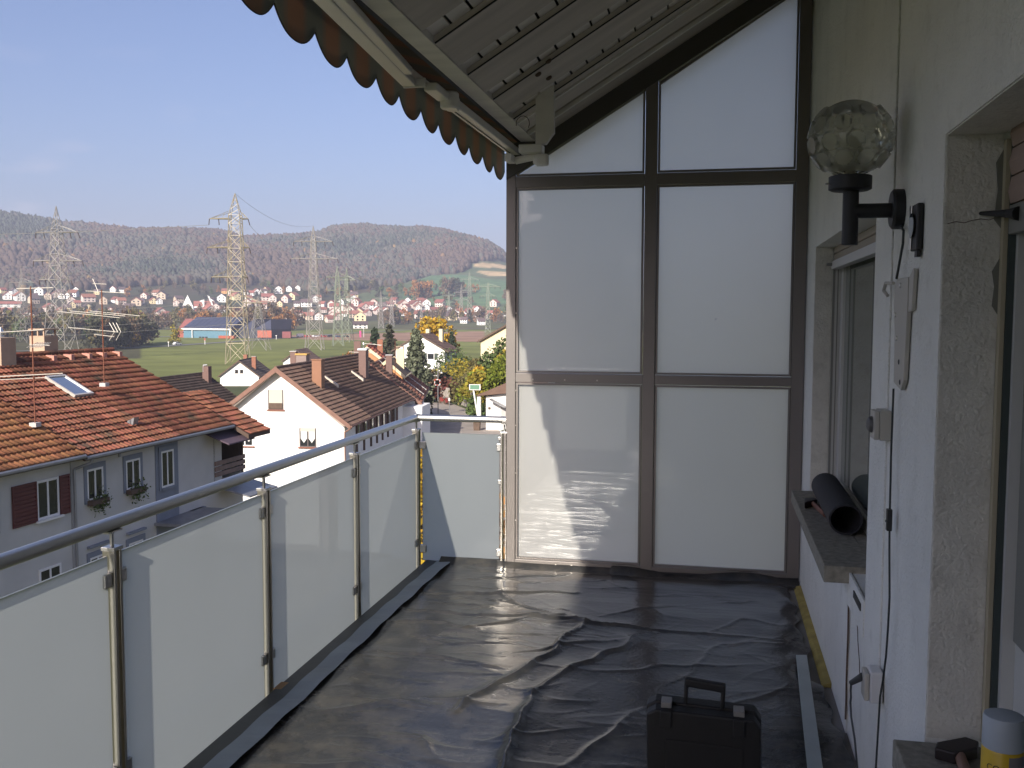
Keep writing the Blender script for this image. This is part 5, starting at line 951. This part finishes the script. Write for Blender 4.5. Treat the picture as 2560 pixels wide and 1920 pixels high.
# ------------------------------------------------------------------ the village
VIL = [(-914,1105,26.3,6.8,'y'),(-899,1106,25.0,5.1,'w'),(-873,1124,24.6,11.2,'w'),(-873,1063,17.5,9.2,'w'),(-857,1065,16.3,11.8,'w'),(-846,1077,16.7,9.2,'w'),(-829,1012,7.6,24.7,'l'),(-839,1096,18.4,8.7,'t'),(-902,1219,38.2,15.5,'w'),(-887,1230,38.2,9.6,'w'),(-859,1232,36.2,18.9,'w'),(-821,1208,30.1,4.0,'w'),(-809,1209,29.2,8.0,'w'),(-820,1170,25.4,4.5,'y'),(-830,1110,19.2,3.3,'w'),(-824,1115,19.2,6.6,'w'),(-852,1171,28.4,3.4,'w'),(-884,1177,31.9,3.5,'y'),(-789,1106,15.1,15.0,'r'),(-764,1101,12.3,9.5,'t'),(-758,1118,13.9,5.3,'w'),(-729,1130,13.1,5.8,'w'),(-717,1138,13.1,6.9,'y'),(-828,1054,12.3,10.6,'t'),(-776,1066,9.2,3.1,'t'),(-898,1185,34.0,5.9,'w'),(-710,1140,12.7,6.3,'w'),(-605,1116,1.9,5.0,'w'),(-690,1277,28.8,6.9,'o'),(-667,1266,25.8,5.6,'w'),(-658,1281,27.1,6.8,'w'),(-648,1276,25.8,3.4,'w'),(-650,1295,28.4,5.7,'w'),(-642,1302,28.8,8.0,'w'),(-642,1312,30.1,8.6,'y'),(-627,1319,30.1,13.2,'w'),(-622,1347,33.6,8.2,'w'),(-616,1363,35.4,5.9,'w'),(-653,1201,16.3,11.3,'w'),(-605,1238,17.9,15.2,'r'),(-566,1197,10.0,6.8,'y'),(-576,1237,15.9,9.7,'r'),(-547,1206,10.0,6.8,'w'),(-535,1211,10.0,14.1,'w'),(-544,1257,16.7,9.2,'w'),(-514,1214,9.2,8.3,'w'),(-501,1148,-0.7,3.9,'r'),(-494,1169,1.9,4.0,'r'),(-426,1023,-8.0,6.5,'y'),(-510,997,-7.8,4.4,'w'),(-624,1220,16.7,8.6,'w'),(-526,1150,1.2,3.0,'t'),(-646,1165,11.1,8.4,'w'),(-595,1234,16.7,9.7,'r'),(-597,1185,10.3,8.4,'r'),(-578,1170,7.2,10.3,'r'),(-495,1237,11.1,9.8,'w'),(-449,1126,-3.2,5.2,'w'),(-477,1244,11.1,10.3,'r'),(-450,1220,6.5,11.8,'w'),(-434,1226,6.5,10.1,'w'),(-436,1281,14.3,9.3,'r'),(-415,1277,12.7,10.4,'w'),(-401,1290,13.9,9.3,'w'),(-387,1269,10.3,10.9,'w'),(-376,1240,5.7,7.3,'w'),(-368,1275,10.3,11.4,'r'),(-412,1247,8.4,11.3,'r'),(-397,1249,8.0,13.6,'r'),(-399,1051,-7.7,13.1,'y'),(-318,838,-12.6,12.8,'l'),(-449,1182,1.2,5.5,'r'),(-433,1202,3.0,8.3,'w'),(-387,1236,5.7,10.1,'r'),(-349,1131,-5.0,17.4,'r'),(-345,1232,3.4,7.2,'w'),(-327,1219,0.8,7.6,'w'),(-301,1223,0.4,10.3,'w'),(-281,1202,-1.9,3.7,'w'),(-237,973,-10.7,7.3,'w'),(-266,1014,-9.6,3.6,'w'),(-275,1097,-7.5,6.3,'r'),(-253,1176,-3.8,2.6,'w'),(-410,988,-9.0,3.7,'r'),(-428,1153,-2.2,7.4,'r'),(-419,1193,1.2,6.0,'w'),(-330,1122,-5.8,5.5,'r'),(-430,1244,8.8,9.1,'r'),(-453,1244,10.0,11.4,'r'),(-458,1176,0.8,9.8,'r'),(-452,1203,4.2,10.0,'r'),(-425,1183,0.0,8.7,'r'),(-440,1081,-6.0,8.1,'r'),(-474,1211,6.5,7.9,'r'),(-322,1166,-3.4,9.4,'o'),(-306,1153,-4.4,8.2,'r'),(-270,1141,-5.7,8.1,'r'),(-308,1196,-1.9,9.6,'r'),(-400,1224,4.5,8.9,'r')]
m_vr = {'w': mat('village_white', (.78, .76, .72), .9), 'y': mat('village_yellow', (.66, .55, .33), .9), 'o': mat('village_orange', (.62, .33, .13), .9), 't': mat('village_tan', (.50, .40, .30), .9), 'l': mat('village_long', (.66, .63, .58), .9), 'r': mat('village_rose', (.60, .50, .44), .9)}
m_vroof = [mat('village_red_roof', (.26, .10, .07), .85, isl=.25), mat('village_dark_roof', (.11, .075, .07), .85, isl=.25)]
VN = {'w': 'white', 'y': 'yellow', 'o': 'orange', 't': 'tan', 'l': 'long pale', 'r': 'rose coloured'}
vmesh = {}
def vhouse(k, rf, gab):
    if (k, rf, gab) in vmesh: return vmesh[k, rf, gab]
    b = MB(); L_ = 1.0 if not gab else 1.25; hh = .55
    if gab: b.prism([(-.5, -.4), (.5, -.4), (.5, hh), (0, hh + .42), (-.5, hh)], -L_ / 2, L_ / 2, 'y', 0); 
    else: b.prism([(-.45, -.4), (.45, -.4), (.45, hh), (0, hh + .34), (-.45, hh)], -.5, .5, 'x', 0)
    if gab:
        for s in (-1, 1): b.prism([(0, hh + .44), (s * .60, hh - .06), (s * .60, hh - .01), (0, hh + .50)], -L_ / 2 - .06, L_ / 2 + .06, 'y', 1)
        for x in (-.22, .22):
            for z in (.05, .38): b.box(x - .07, x + .07, -L_ / 2 - .012, -L_ / 2 - .002, z, z + .17, 2)
    else:
        for s in (-1, 1): b.prism([(0, hh + .36), (s * .55, hh - .05), (s * .55, hh), (0, hh + .41)], -.56, .56, 'x', 1)
        for x in (-.33, -.02, .3):
            for z in (.05, .35): b.box(x - .06, x + .06, -.462, -.452, z, z + .15, 2)
    o = b.build('village_house', [m_vr[k], m_vroof[rf], m_glassd]); me = o.data; bpy.data.objects.remove(o); vmesh[k, rf, gab] = me; return me
nv_ = 0
def put(x, y, z, wd, k, extra=False):
    global nv_
    nv_ += 1; rf = 0 if (k == 'r' or rng.random() < .45) else 1; gab = rng.random() < .6 and k != 'l' and wd < 14
    o = bpy.data.objects.new('village_house', vhouse(k, rf, gab)); COL.objects.link(o); o.location = (x, y, ground(x, y)); s = max(7.5, wd); hz_ = min(s, 10.5) if k != 'l' else 7
    o.scale = (s, min(s, 12), hz_ * (1 if not extra else .9)); o.rotation_euler = (0, 0, math.atan2(-x, y) + rng.uniform(-.5, .5) * (1 if k != 'l' else .1)); side = 'left of the large pylon' if math.atan2(x, y) < -.49 else 'between the pylons' if math.atan2(x, y) < -.39 else 'near the green slope'
    up_ = 'upper' if ground(x, y) > 16 else 'lower'
    tag(o, f"{VN[k]} {'red' if rf == 0 else 'dark'} roofed house, {'gable' if gab else 'broad side'} facing us, {up_} village {side}", 'house', 'houses of the far village')
for x, y, z, wd, k in VIL: put(x, y, z, wd, k)
for i in range(85):
    az = R(rng.uniform(-39.5, -12.5)); r = rng.uniform(1140, 1440)
    if abs(math.degrees(az) + 24.5) < 2.2 and r > 1400: continue
    x, y = r * math.sin(az), r * math.cos(az); 
    if inpoly(x, y, MEADOW): continue
    put(x, y, 0, rng.uniform(8, 12), rng.choice('rrrrwty'), True)
ch = thing('village_church', 'white church with a steep pointed gable at the foot of the wooded hill', 'church', (-645, 1112, 4.5), .5); Pc = Matrix.Translation((-651, 1110, 3)) @ Matrix.Rotation(.47, 4, 'Z')
MB().prism([(-6.6, 0), (6.6, 0), (6.6, 6), (0, 20.5), (-6.6, 6)], 0, 2, 'y').build('gable_wall', m_white, ch, pre=Pc); MB().prism([(-6.4, 0), (6.4, 0), (6.4, 5.5), (0, 19.6), (-6.4, 5.5)], 2.01, 16, 'y').build('roof', m_vroof[1], ch, pre=Pc)
MB().box(6.7, 32, 2, 12, 0, 6).build('wall', m_white, ch, pre=Pc)
for i in range(7): MB().box(8 + i * 3.4, 10 + i * 3.4, 1.9, 1.99, 2.6, 4.2).build('window', m_glassd, ch, pre=Pc)
MB().prism([(2, 6), (7, 13), (12, 6)], 6.7, 32, 'x').build('roof', m_vroof[0], ch, pre=Pc); MB().prism([(24.0, 20), (26.2, 19), (31.4, 6.5), (29.5, 6.5)], 1.2, 1.9, 'y').build('white_verge', m_white, ch, pre=Pc); MB().prism([(14, 13), (20, 15), (20, 4), (17.5, 4), (17.5, 11)], 1.2, 1.9, 'y').build('dormer_front', m_white, ch, pre=Pc)

# ------------------------------------------------------------------ trees and bushes near the white house
conifer(-41.4, 131, 7.0, 12.7, 'tall silvery green spruce between the brown roofs and the white house', 'silver', n=5200, s=.30, sd=4, whorl=17, z=-13.0)
conifer(-72.6, 200, 7.5, 12.5, 'dark open conifer behind the bright red roof', 'conifer', n=1400, s=.4, sd=5); conifer(-69.9, 202, 6.5, 12.6, 'dense round topped conifer next to the open one behind the red roof', 'dark', n=1700, s=.42, sd=6)
conifer(-59.3, 215, 4.6, 10.6, 'slim conifer standing right of the white house', 'conifer', n=1500, s=.34, sd=7)
tree('yellow', -65.5, 222, 10.5, 15.0, 'bright yellow tree rising behind the white house', n=3400, s=.42, lumps=26, z=-14.2)
tree('rust', -77.5, 200, 6.5, 7.5, 'reddish brown bush left of the white house, behind the spruce', n=1100, s=.34, lumps=14, cat='bush', name='bush')
BU = [(-28.9, 130, 5.2, 4.9, 'green', 'tall green tree on the slope left of the cream house', 2200), (-24.6, 128, 6.5, 4.4, 'gold', 'large golden green bush directly beside the glass screen', 2600), (-28.3, 119, 5.5, 3.2, 'gold', 'golden bush above the pavement', 2000), (-24.6, 117, 5.5, 3.4, 'lime', 'fresh green bush in the middle of the slope', 2000), (-31.6, 132, 4.5, 2.8, 'yellow', 'low yellow orange bush at the top of the hedge', 1200),
      (-30.4, 124, 5, 3.0, 'lime', 'green bush behind the retaining wall', 1500), (-21.6, 112, 4.5, 3.6, 'gold', 'golden bush behind the brown garage roof', 1500), (-33.6, 129, 5, 2.2, 'olive', 'olive bush behind the tall retaining wall', 1100), (-37.5, 134, 4.5, 2.2, 'red', 'dark red bush beside the traffic mirror', 1000), (-19.8, 108, 3.2, 3.0, 'brown', 'brown bush at the screen above the garage', 1000),
      (-40.0, 140, 4, 2.4, 'dark', 'dark shrub below the white house', 900), (-27.5, 110.5, 2.0, 1.9, 'green', 'small green bush beside the basketball pole', 700), (-34.6, 140, 5, 3.6, 'olive', 'olive tree behind the yellow orange bush', 1400), (-45.5, 150, 5, 2.2, 'brown', 'brown shrub in the garden of the white house', 800), (-48, 175, 7, 3.2, 'green', 'green shrubs right of the white house', 1100), (-44.0, 165, 8, 2.0, 'gold', 'golden low bush at the field edge behind the slope', 900), (-23.0, 109, 3.5, 1.6, 'red', 'red bush behind the garage ridge', 800), (-19.6, 120, 5, 4.6, 'gold', 'tall golden tree behind the garage, at the screen edge', 1800)]
for i, (x, y, w_, h_, k, l, n) in enumerate(BU): tree(k, x, y, w_ * 1.08, h_ * 1.32, l, n=n, s=.24 if k != 'dark' else .28, lumps=22, sd=60 + i, cat='bush', name='bush', tr=h_ > 5, base=.02, group='bushes on the slope by the road')
# clipped dark hedge where the brown row meets the road
g = np.random.default_rng(5); hp_ = np.stack([g.uniform(-34.6, -32.9, 5200) + 0, g.uniform(88, 112, 5200), g.uniform(-11.6, -8.2, 5200)], 1); hp_[:, 0] += -(hp_[:, 1] - 110) * .18 * -1 * -1
V, F = leaves(hp_, .17, sd=9); o = bpy.data.objects.new('hedge', arr_mesh('hedge', V, F, m_leaf['dark'])); COL.objects.link(o); tag(o, 'dark overgrown hedge between the reddish brown house and the road', 'hedge')
tree('yellow', -9.2, 29.5, 5.0, 5.6, 'yellow leaved tree below the balcony, seen through the gap beside the corner post', n=2600, s=.11, lumps=18, z=-8.6, base=.2)
tree('rust', -5.6, 27, 3.4, 4.8, 'reddish tree below the balcony beside the end post', n=1500, s=.10, lumps=12, z=-8.6)
# the big tree and the neighbouring house behind the camera, which the panes mirror
conifer(-10.2, -58, 13, 31, 'tall dark tree behind the balcony, mirrored in the screen', 'dark', n=6500, s=.6, sd=12, whorl=26)
tree('olive', 4, -60, 17, 23, 'broad tree behind the balcony, mirrored in the screen', n=1600, s=.6, lumps=18)
for x, y, k in ((-2.5, -66, 'brown'), (-21, -64, 'olive')): tree(k, x, y, 12, 22 if k == 'brown' else 11, {'brown': 'brown tree among the trees behind the balcony', 'olive': 'low olive tree left of the tall tree behind the balcony'}[k] + ('' if x < 0 else ' straight behind the house'), n=900, s=.6, lumps=14)

# ------------------------------------------------------------------ things on the wall and on the sills
lamp = thing('wall_lamp', 'black wall lamp with a clear bubble glass globe', 'lamp', (W, 2.96, 1.90))
Y0 = 2.96; MB(Matrix.Translation((W, Y0, 1.90)) @ Matrix.Rotation(R(-90), 4, 'Y')).lathe((0, 0, 0), [(.057, 0), (.057, .026), (.050, .032)], 28).build('wall_plate', m_dark, lamp, smooth=True)
MB().tube((W - .03, Y0, 1.897), (.378, Y0, 1.897), .021, 20).build('arm', m_dark, lamp, smooth=True); MB().lathe((.378, Y0, 1.80), [(.0225, 0), (.0225, .158)], 24).build('stem', m_dark, lamp, smooth=True)
cu = MB().lathe((.375, Y0, 1.955), [(.052, 0), (.060, .004), (.060, .040), (.056, .042)], 28).build('cup', m_dark, lamp, smooth=True); MB().tube((.315, Y0 - .01, 1.975), (.305, Y0 - .012, 1.975), .003, 6).build('set_screw', m_steel, cu)
m_clear = bpy.data.materials.new('bubble_glass'); m_clear.use_nodes = True; t = m_clear.node_tree; t.nodes.clear(); ln = t.links.new; q = t.nodes.new
o_ = q('ShaderNodeOutputMaterial'); ta = q('ShaderNodeBsdfTransparent'); ta.inputs[0].default_value = (.86, .87, .80, 1); tb_ = q('ShaderNodeBsdfTranslucent'); tb_.inputs[0].default_value = (.92, .92, .82, 1); tg = q('ShaderNodeBsdfGlossy'); tg.inputs['Roughness'].default_value = .04
lw = q('ShaderNodeLayerWeight'); lw.inputs[0].default_value = .30; m1 = q('ShaderNodeMixShader'); m2 = q('ShaderNodeMixShader'); mr = q('ShaderNodeMapRange'); mr.inputs[3].default_value = .30; mr.inputs[4].default_value = .85; ln(lw.outputs['Facing'], mr.inputs[0]); ln(mr.outputs[0], m1.inputs[0]); ln(ta.outputs[0], m1.inputs[1]); ln(tb_.outputs[0], m1.inputs[2]); ln(lw.outputs['Fresnel'], m2.inputs[0]); ln(m1.outputs[0], m2.inputs[1]); ln(tg.outputs[0], m2.inputs[2]); ln(m2.outputs[0], o_.inputs[0])
def globe(r0, name, m, dim):
    nu, nv2 = 128, 80; rows = [(-.62, 10, .0), (-.18, 10, .5), (.26, 10, .0), (.64, 8, .5)]
    vs = []; cen = []
    for lat, n, ph in rows:
        for i in range(n): a = (i + ph) * 2 * math.pi / n; cen.append((math.cos(lat) * math.cos(a), math.cos(lat) * math.sin(a), math.sin(lat)))
    cen = np.array(cen); U = np.linspace(0, 2 * math.pi, nu, endpoint=False); Vv = np.linspace(-1.12, 1.5, nv2); uu, vv_ = np.meshgrid(U, Vv); d = np.stack([np.cos(vv_) * np.cos(uu), np.cos(vv_) * np.sin(uu), np.sin(vv_)], 2)
    an = np.arccos(np.clip((d.reshape(-1, 3) @ cen.T).max(1), -1, 1)).reshape(nv2, nu)
    bumpv = np.where(an < .235, dim * (1.0 - .55 * (1 - (an / .235) ** 2)), 0) * np.clip((.245 - an) / .03, 0, 1); rr = r0 * (1 + bumpv); p = d * rr[..., None] * np.array([1, 1, .96])
    b = MB(); b.add([(.373 + q[0], Y0 + q[1], 2.103 + q[2]) for q in p.reshape(-1, 3)], [(k * nu + i, k * nu + (i + 1) % nu, (k + 1) * nu + (i + 1) % nu, (k + 1) * nu + i) for k in range(nv2 - 1) for i in range(nu)] + [tuple((nv2 - 1) * nu + i for i in range(nu))]); return b.build(name, m, lamp, smooth=True)
globe(.113, 'globe', m_clear, .085)
MB().lathe((.375, Y0, 1.99), [(.014, 0), (.014, .03), (.03, .06), (.03, .09), (.012, .12)], 16).build('bulb', mat('milky_bulb', (.62, .60, .52), .3), lamp, smooth=True)
th2 = thing('wall_thermometer', 'small black and silver thermometer fixed beside the lamp', 'thermometer', (W, 2.70, 1.82)); MB().box(.502, .519, 2.655, 2.735, 1.765, 1.885).build('housing', m_dark, th2, bevel=.004)
MB().box(.498, .5015, 2.712, 2.738, 1.768, 1.884).build('rim', m_steel, th2, bevel=.001); MB().box(.505, .515, 2.66, 2.69, 1.748, 1.764).build('hook', m_dark, th2)
MB(Matrix.Translation((.4975, 2.70, 1.83)) @ Matrix.Rotation(R(90), 4, 'Y')).lathe((0, 0, -.002), [(.032, 0), (.032, .003)], 24).build('dial', m_glassd, th2, smooth=True)
m_cw = mat('old_cream_plastic', (.44, .42, .37), .45, var=.05)
sb = thing('strap_bracket', 'cream metal shutter bracket with screws on the wall joint', 'bracket', (W, 2.95, 1.40)); MB().prism([(2.93, 1.405), (2.82, 1.39), (2.785, 1.42), (2.765, 1.60), (2.765, 1.70), (2.93, 1.70), (2.96, 1.68), (2.965, 1.62), (2.94, 1.55)], .505, .517, 'x').build('plate', m_cw, sb, bevel=.002)
MB().prism([(2.76, 1.605), (2.715, 1.61), (2.70, 1.72), (2.715, 1.72), (2.76, 1.70)], .507, .518, 'x').build('wing', m_cw, sb, bevel=.002); MB().path([(.505, 2.98, 1.69), (.495, 3.05, 1.692), (.493, 3.07, 1.67), (.500, 3.04, 1.655)], .005, 8).build('hook', m_cw, sb, smooth=True)
for y, z in ((2.872, 1.68), (2.93, 1.598), (2.903, 1.532)): MB(Matrix.Translation((.505, y, z)) @ Matrix.Rotation(R(-90), 4, 'Y')).lathe((0, 0, 0), [(.008, 0), (.006, .003)], 10).build('screw', m_steel, sb)
for y, z in ((2.857, 1.467), (2.832, 1.412)): MB(Matrix.Translation((.505, y, z)) @ Matrix.Rotation(R(-90), 4, 'Y')).lathe((0, 0, 0), [(.008, 0), (.006, .002)], 10).build('screw_hole', m_dark, sb)
bx = thing('switch_box', 'small cream surface box with a round knob at mid height of the wall', 'switch box', (W, 3.1, 1.22)); MB().box(.488, .5205, 3.03, 3.115, 1.222, 1.312).build('base', m_cw, bx, bevel=.003); MB().box(.472, .4875, 3.032, 3.113, 1.224, 1.310).build('lid', m_cw, bx, bevel=.003)
MB(Matrix.Translation((.4715, 3.072, 1.267)) @ Matrix.Rotation(R(-90), 4, 'Y')).lathe((0, 0, 0), [(.026, 0), (.022, .010), (.010, .016)], 20).build('knob', mat('dark_grey_knob', (.10, .10, .10), .5), bx, smooth=True)
m_cable = mat('dark_cable', (.022, .028, .028), .5)
cb = thing('lamp_cable', 'dark cable hanging down the wall from the lamp, with an inline switch', 'cable', (.51, 2.9, .4))
MB().path([(.512, 2.93, 1.85), (.505, 2.85, 1.83), (.505, 2.854, 1.795), (.503, 2.88, 1.75), (.50, 2.905, 1.70)], .0035, 8).build('cable', m_cable, cb, smooth=True)
pc = [(.500, 2.898, 1.389), (.500, 2.900, 1.30), (.500, 2.904, 1.20), (.500, 2.899, 1.134), (.498, 2.885, 1.07), (.498, 2.882, 1.02), (.498, 2.872, .93), (.498, 2.845, .80), (.498, 2.855, .70), (.498, 2.872, .617), (.498, 2.91, .53), (.498, 2.945, .47), (.498, 2.965, .34), (.498, 2.985, .2), (.499, 2.97, .0)]
MB().path(pc, .0030, 8).build('cable', m_cable, cb, smooth=True); MB().box(.490, .504, 2.874, 2.896, .983, 1.045).tube((.487, 2.886, 1.01), (.490, 2.886, 1.01), .004, 6).build('inline_switch', m_dark, cb, bevel=.004)
so_ = thing('wall_socket', 'white surface socket low on the wall with grey plug in it', 'socket', (W, 3.05, .42)); MB().box(.478, .5155, 3.0, 3.075, .425, .522).build('base', mat('off_white_plastic', (.62, .62, .62), .4), so_, bevel=.006); MB().box(.462, .4775, 3.005, 3.07, .43, .515).build('lid', m_cw, so_, bevel=.004)
m_gp = mat('grey_plug', (.06, .065, .068), .5); pg = thing('mains_cable', 'grey plug and cord hanging from the low wall socket', 'cord', (.45, 3.1, .2)); MB().tube((.463, 3.05, .490), (.436, 3.09, .452), .012, 10, r2=.008).build('plug', m_gp, pg, smooth=True)
MB().path([(.436, 3.09, .452), (.445, 3.16, .40), (.455, 3.22, .355), (.46, 3.265, .32), (.46, 3.24, .283), (.46, 3.15, .247), (.46, 3.09, .195), (.462, 3.07, .10), (.465, 3.07, .02)], .0035, 8).build('cord', m_gp, pg, smooth=True)
# on the first sill: a black pipe and a trowel
pt = MB(); ax0, ax1 = Vector((.570, 5.12, .722)), Vector((.563, 4.28, .722)); n = 28; dd = (ax1 - ax0).normalized(); sx_ = Vector((1, 0, 0)); uz = Vector((0, 0, 1)); vs = []
for c, r in ((ax0, .070), (ax1, .070), (ax1, .062), (ax0, .062)):
    for i in range(n): a = i * 2 * math.pi / n; vs.append(c + sx_ * r * math.cos(a) + uz * r * .95 * math.sin(a))
pt.add(vs, [(k * n + i, k * n + (i + 1) % n, ((k + 1) % 4) * n + (i + 1) % n, ((k + 1) % 4) * n + i) for k in range(4) for i in range(n)]); tag(pt.build('black_pipe', mat('black_foam_pipe', (.020, .019, .024), .75, bump=.3, bscale=60), smooth=True), 'short black pipe lying on the far window sill', 'pipe')
tw2 = thing('hammer', 'small hammer with a reddish wooden handle lying beside the black pipe', 'hammer', (.49, 4.9, .652)); MB().prism([(.443, 4.84), (.452, 4.96), (.505, 4.99), (.512, 4.93), (.47, 4.88)], .652, .684, 'z').build('head', mat('iron', (.05, .045, .045), .5, metal=.6), tw2, bevel=.005); MB().tube((.485, 4.93, .669), (.520, 4.64, .668), .011, 10, r2=.013).build('handle', mat('red_wood', (.20, .09, .06), .6), tw2, smooth=True)
# on the near sill
hm = thing('hammer', 'hammer with a brown wooden handle lying on the near window sill', 'hammer', (.56, 2.2, .572)); MB().prism([(.515, 2.32), (.527, 2.355), (.60, 2.40), (.625, 2.38), (.612, 2.34), (.555, 2.30)], .572, .600, 'z').build('head', mat('dark_iron', (.035, .028, .028), .5, metal=.5), hm, bevel=.004); MB().tube((.570, 2.33, .587), (.545, 2.02, .587), .012, 10, r2=.015).build('handle', mat('worn_wood', (.22, .12, .08), .6), hm, smooth=True)
can = thing('spray_can', 'aerosol can with pale grey cap and yellow label on the near window sill', 'can', (.537, 1.888, .572)); cx_ = .537; cy_ = 1.888; zc_ = .572
MB().lathe((cx_, cy_, zc_), [(.0345, 0), (.036, .004), (.036, .005), (.036, .224), (.034, .228)], 40).build('can_body', [mat('can_yellow', (.62, .40, .02), .35)], can, smooth=True)
MB().lathe((cx_, cy_, zc_ + .2285), [(.0355, 0), (.036, .002), (.0355, .054), (.034, .059), (.0315, .060)], 40).build('cap', mat('grey_cap', (.42, .46, .50), .45), can, smooth=True)
def patch(a0, a1, z0, z1, r, m, name, n=14):                # a printed patch wrapped round the can; angle 0 faces the camera
    b = MB(); ba = math.atan2(-cy_, -cx_); vs = []
    for i in range(n + 1):
        a = ba + R(a0 + (a1 - a0) * i / n); vs += [(cx_ + r * math.cos(a), cy_ + r * math.sin(a), zc_ + z0), (cx_ + r * math.cos(a), cy_ + r * math.sin(a), zc_ + z1)]
    b.add(vs, [(2 * i, 2 * i + 2, 2 * i + 3, 2 * i + 1) for i in range(n)]); return b.build(name, m, can)
patch(18, 95, .006, .222, .0363, mat('can_grey_side', (.20, .18, .19), .5), 'label_side'); patch(-20, 12, .07, .17, .0363, m_dark, 'label_mark'); patch(-14, 6, .10, .160, .0366, m_wfr, 'label_mark_centre'); patch(-8, 2, .11, .145, .0368, m_dark, 'label_mark_core')
fc = bpy.data.curves.new('label_text', 'FONT'); fc.body = 'COAT'; fc.size = .0165; fc.extrude = 0; fc.align_x = 'CENTER'; fob = bpy.data.objects.new('tmp_text', fc); COL.objects.link(fob); dg = bpy.context.evaluated_depsgraph_get(); tm_ = bpy.data.meshes.new_from_object(fob.evaluated_get(dg)); bpy.data.objects.remove(fob)
ba = math.atan2(-cy_, -cx_); 
for v in tm_.vertices: a = ba + v.co.x / .036 - .12; v.co = Vector((.0366 * math.cos(a), .0366 * math.sin(a), .192 + v.co.y))
tm_.materials.clear(); tm_.materials.append(m_dark); lt = bpy.data.objects.new('lettering', tm_); link(lt, can)
# ------------------------------------------------------------------ on the floor
cs_ = thing('tool_case', 'black plastic tool case standing upright on the sheet', 'case', (-.01, 2.95, .01)); yc = 2.95; sk_ = lambda x: 0
body = MB(); body.prism([(-.180, .02), (-.165, .006), (.155, .006), (.168, .02), (.160, .365), (.140, .392), (-.160, .402), (-.188, .385)], yc - .005, yc + .055, 'y'); body.build('shell', mat('case_black', (.006, .006, .007), .6, bump=.2, bscale=120), cs_, bevel=.006)
b2 = MB().prism([(-.176, .022), (.164, .022), (.156, .36), (.137, .387), (-.157, .397), (-.184, .38)], yc - .062, yc - .008, 'y').build('shell', bpy.data.materials['case_black'], cs_, bevel=.006); MB().prism([(-.12, .08), (.11, .08), (.105, .30), (-.125, .31)], yc - .068, yc - .0625, 'y').build('raised_panel', bpy.data.materials['case_black'], cs_, bevel=.004)
MB().prism([(-.075, .40), (-.062, .40), (-.060, .455), (.038, .445), (.036, .392), (.050, .392), (.052, .470), (-.072, .482)], yc - .014, yc + .012, 'y').build('handle', bpy.data.materials['case_black'], cs_, bevel=.005)
for x, z in ((-.125, .398), (.092, .388)): MB().box(x - .018, x + .018, yc - .070, yc + .01, z - .055, z - .002).build('latch', bpy.data.materials['case_black'], cs_, bevel=.004); MB().box(x - .016, x + .016, yc - .045, yc + .005, z - .0015, z + .016).build('latch_clip', mat('latch_grey', (.20, .195, .185), .4) if x < 0 else bpy.data.materials['latch_grey'], cs_, bevel=.002)
st = MB(); q = [(.393, 4.523), (.442, 4.533), (.385, 3.20), (.333, 3.20)]; st.add([(x, y, z) for z in (.020, .032) for x, y in q], [(3, 2, 1, 0), (4, 5, 6, 7), (0, 1, 5, 4), (1, 2, 6, 5), (2, 3, 7, 6), (3, 0, 4, 7)]); tag(st.build('straightedge', mat('aluminium_edge', (.42, .47, .47), .4, metal=.4, var=.08, vscale=6), bevel=.001), 'pale aluminium straightedge lying along the house wall', 'straightedge')
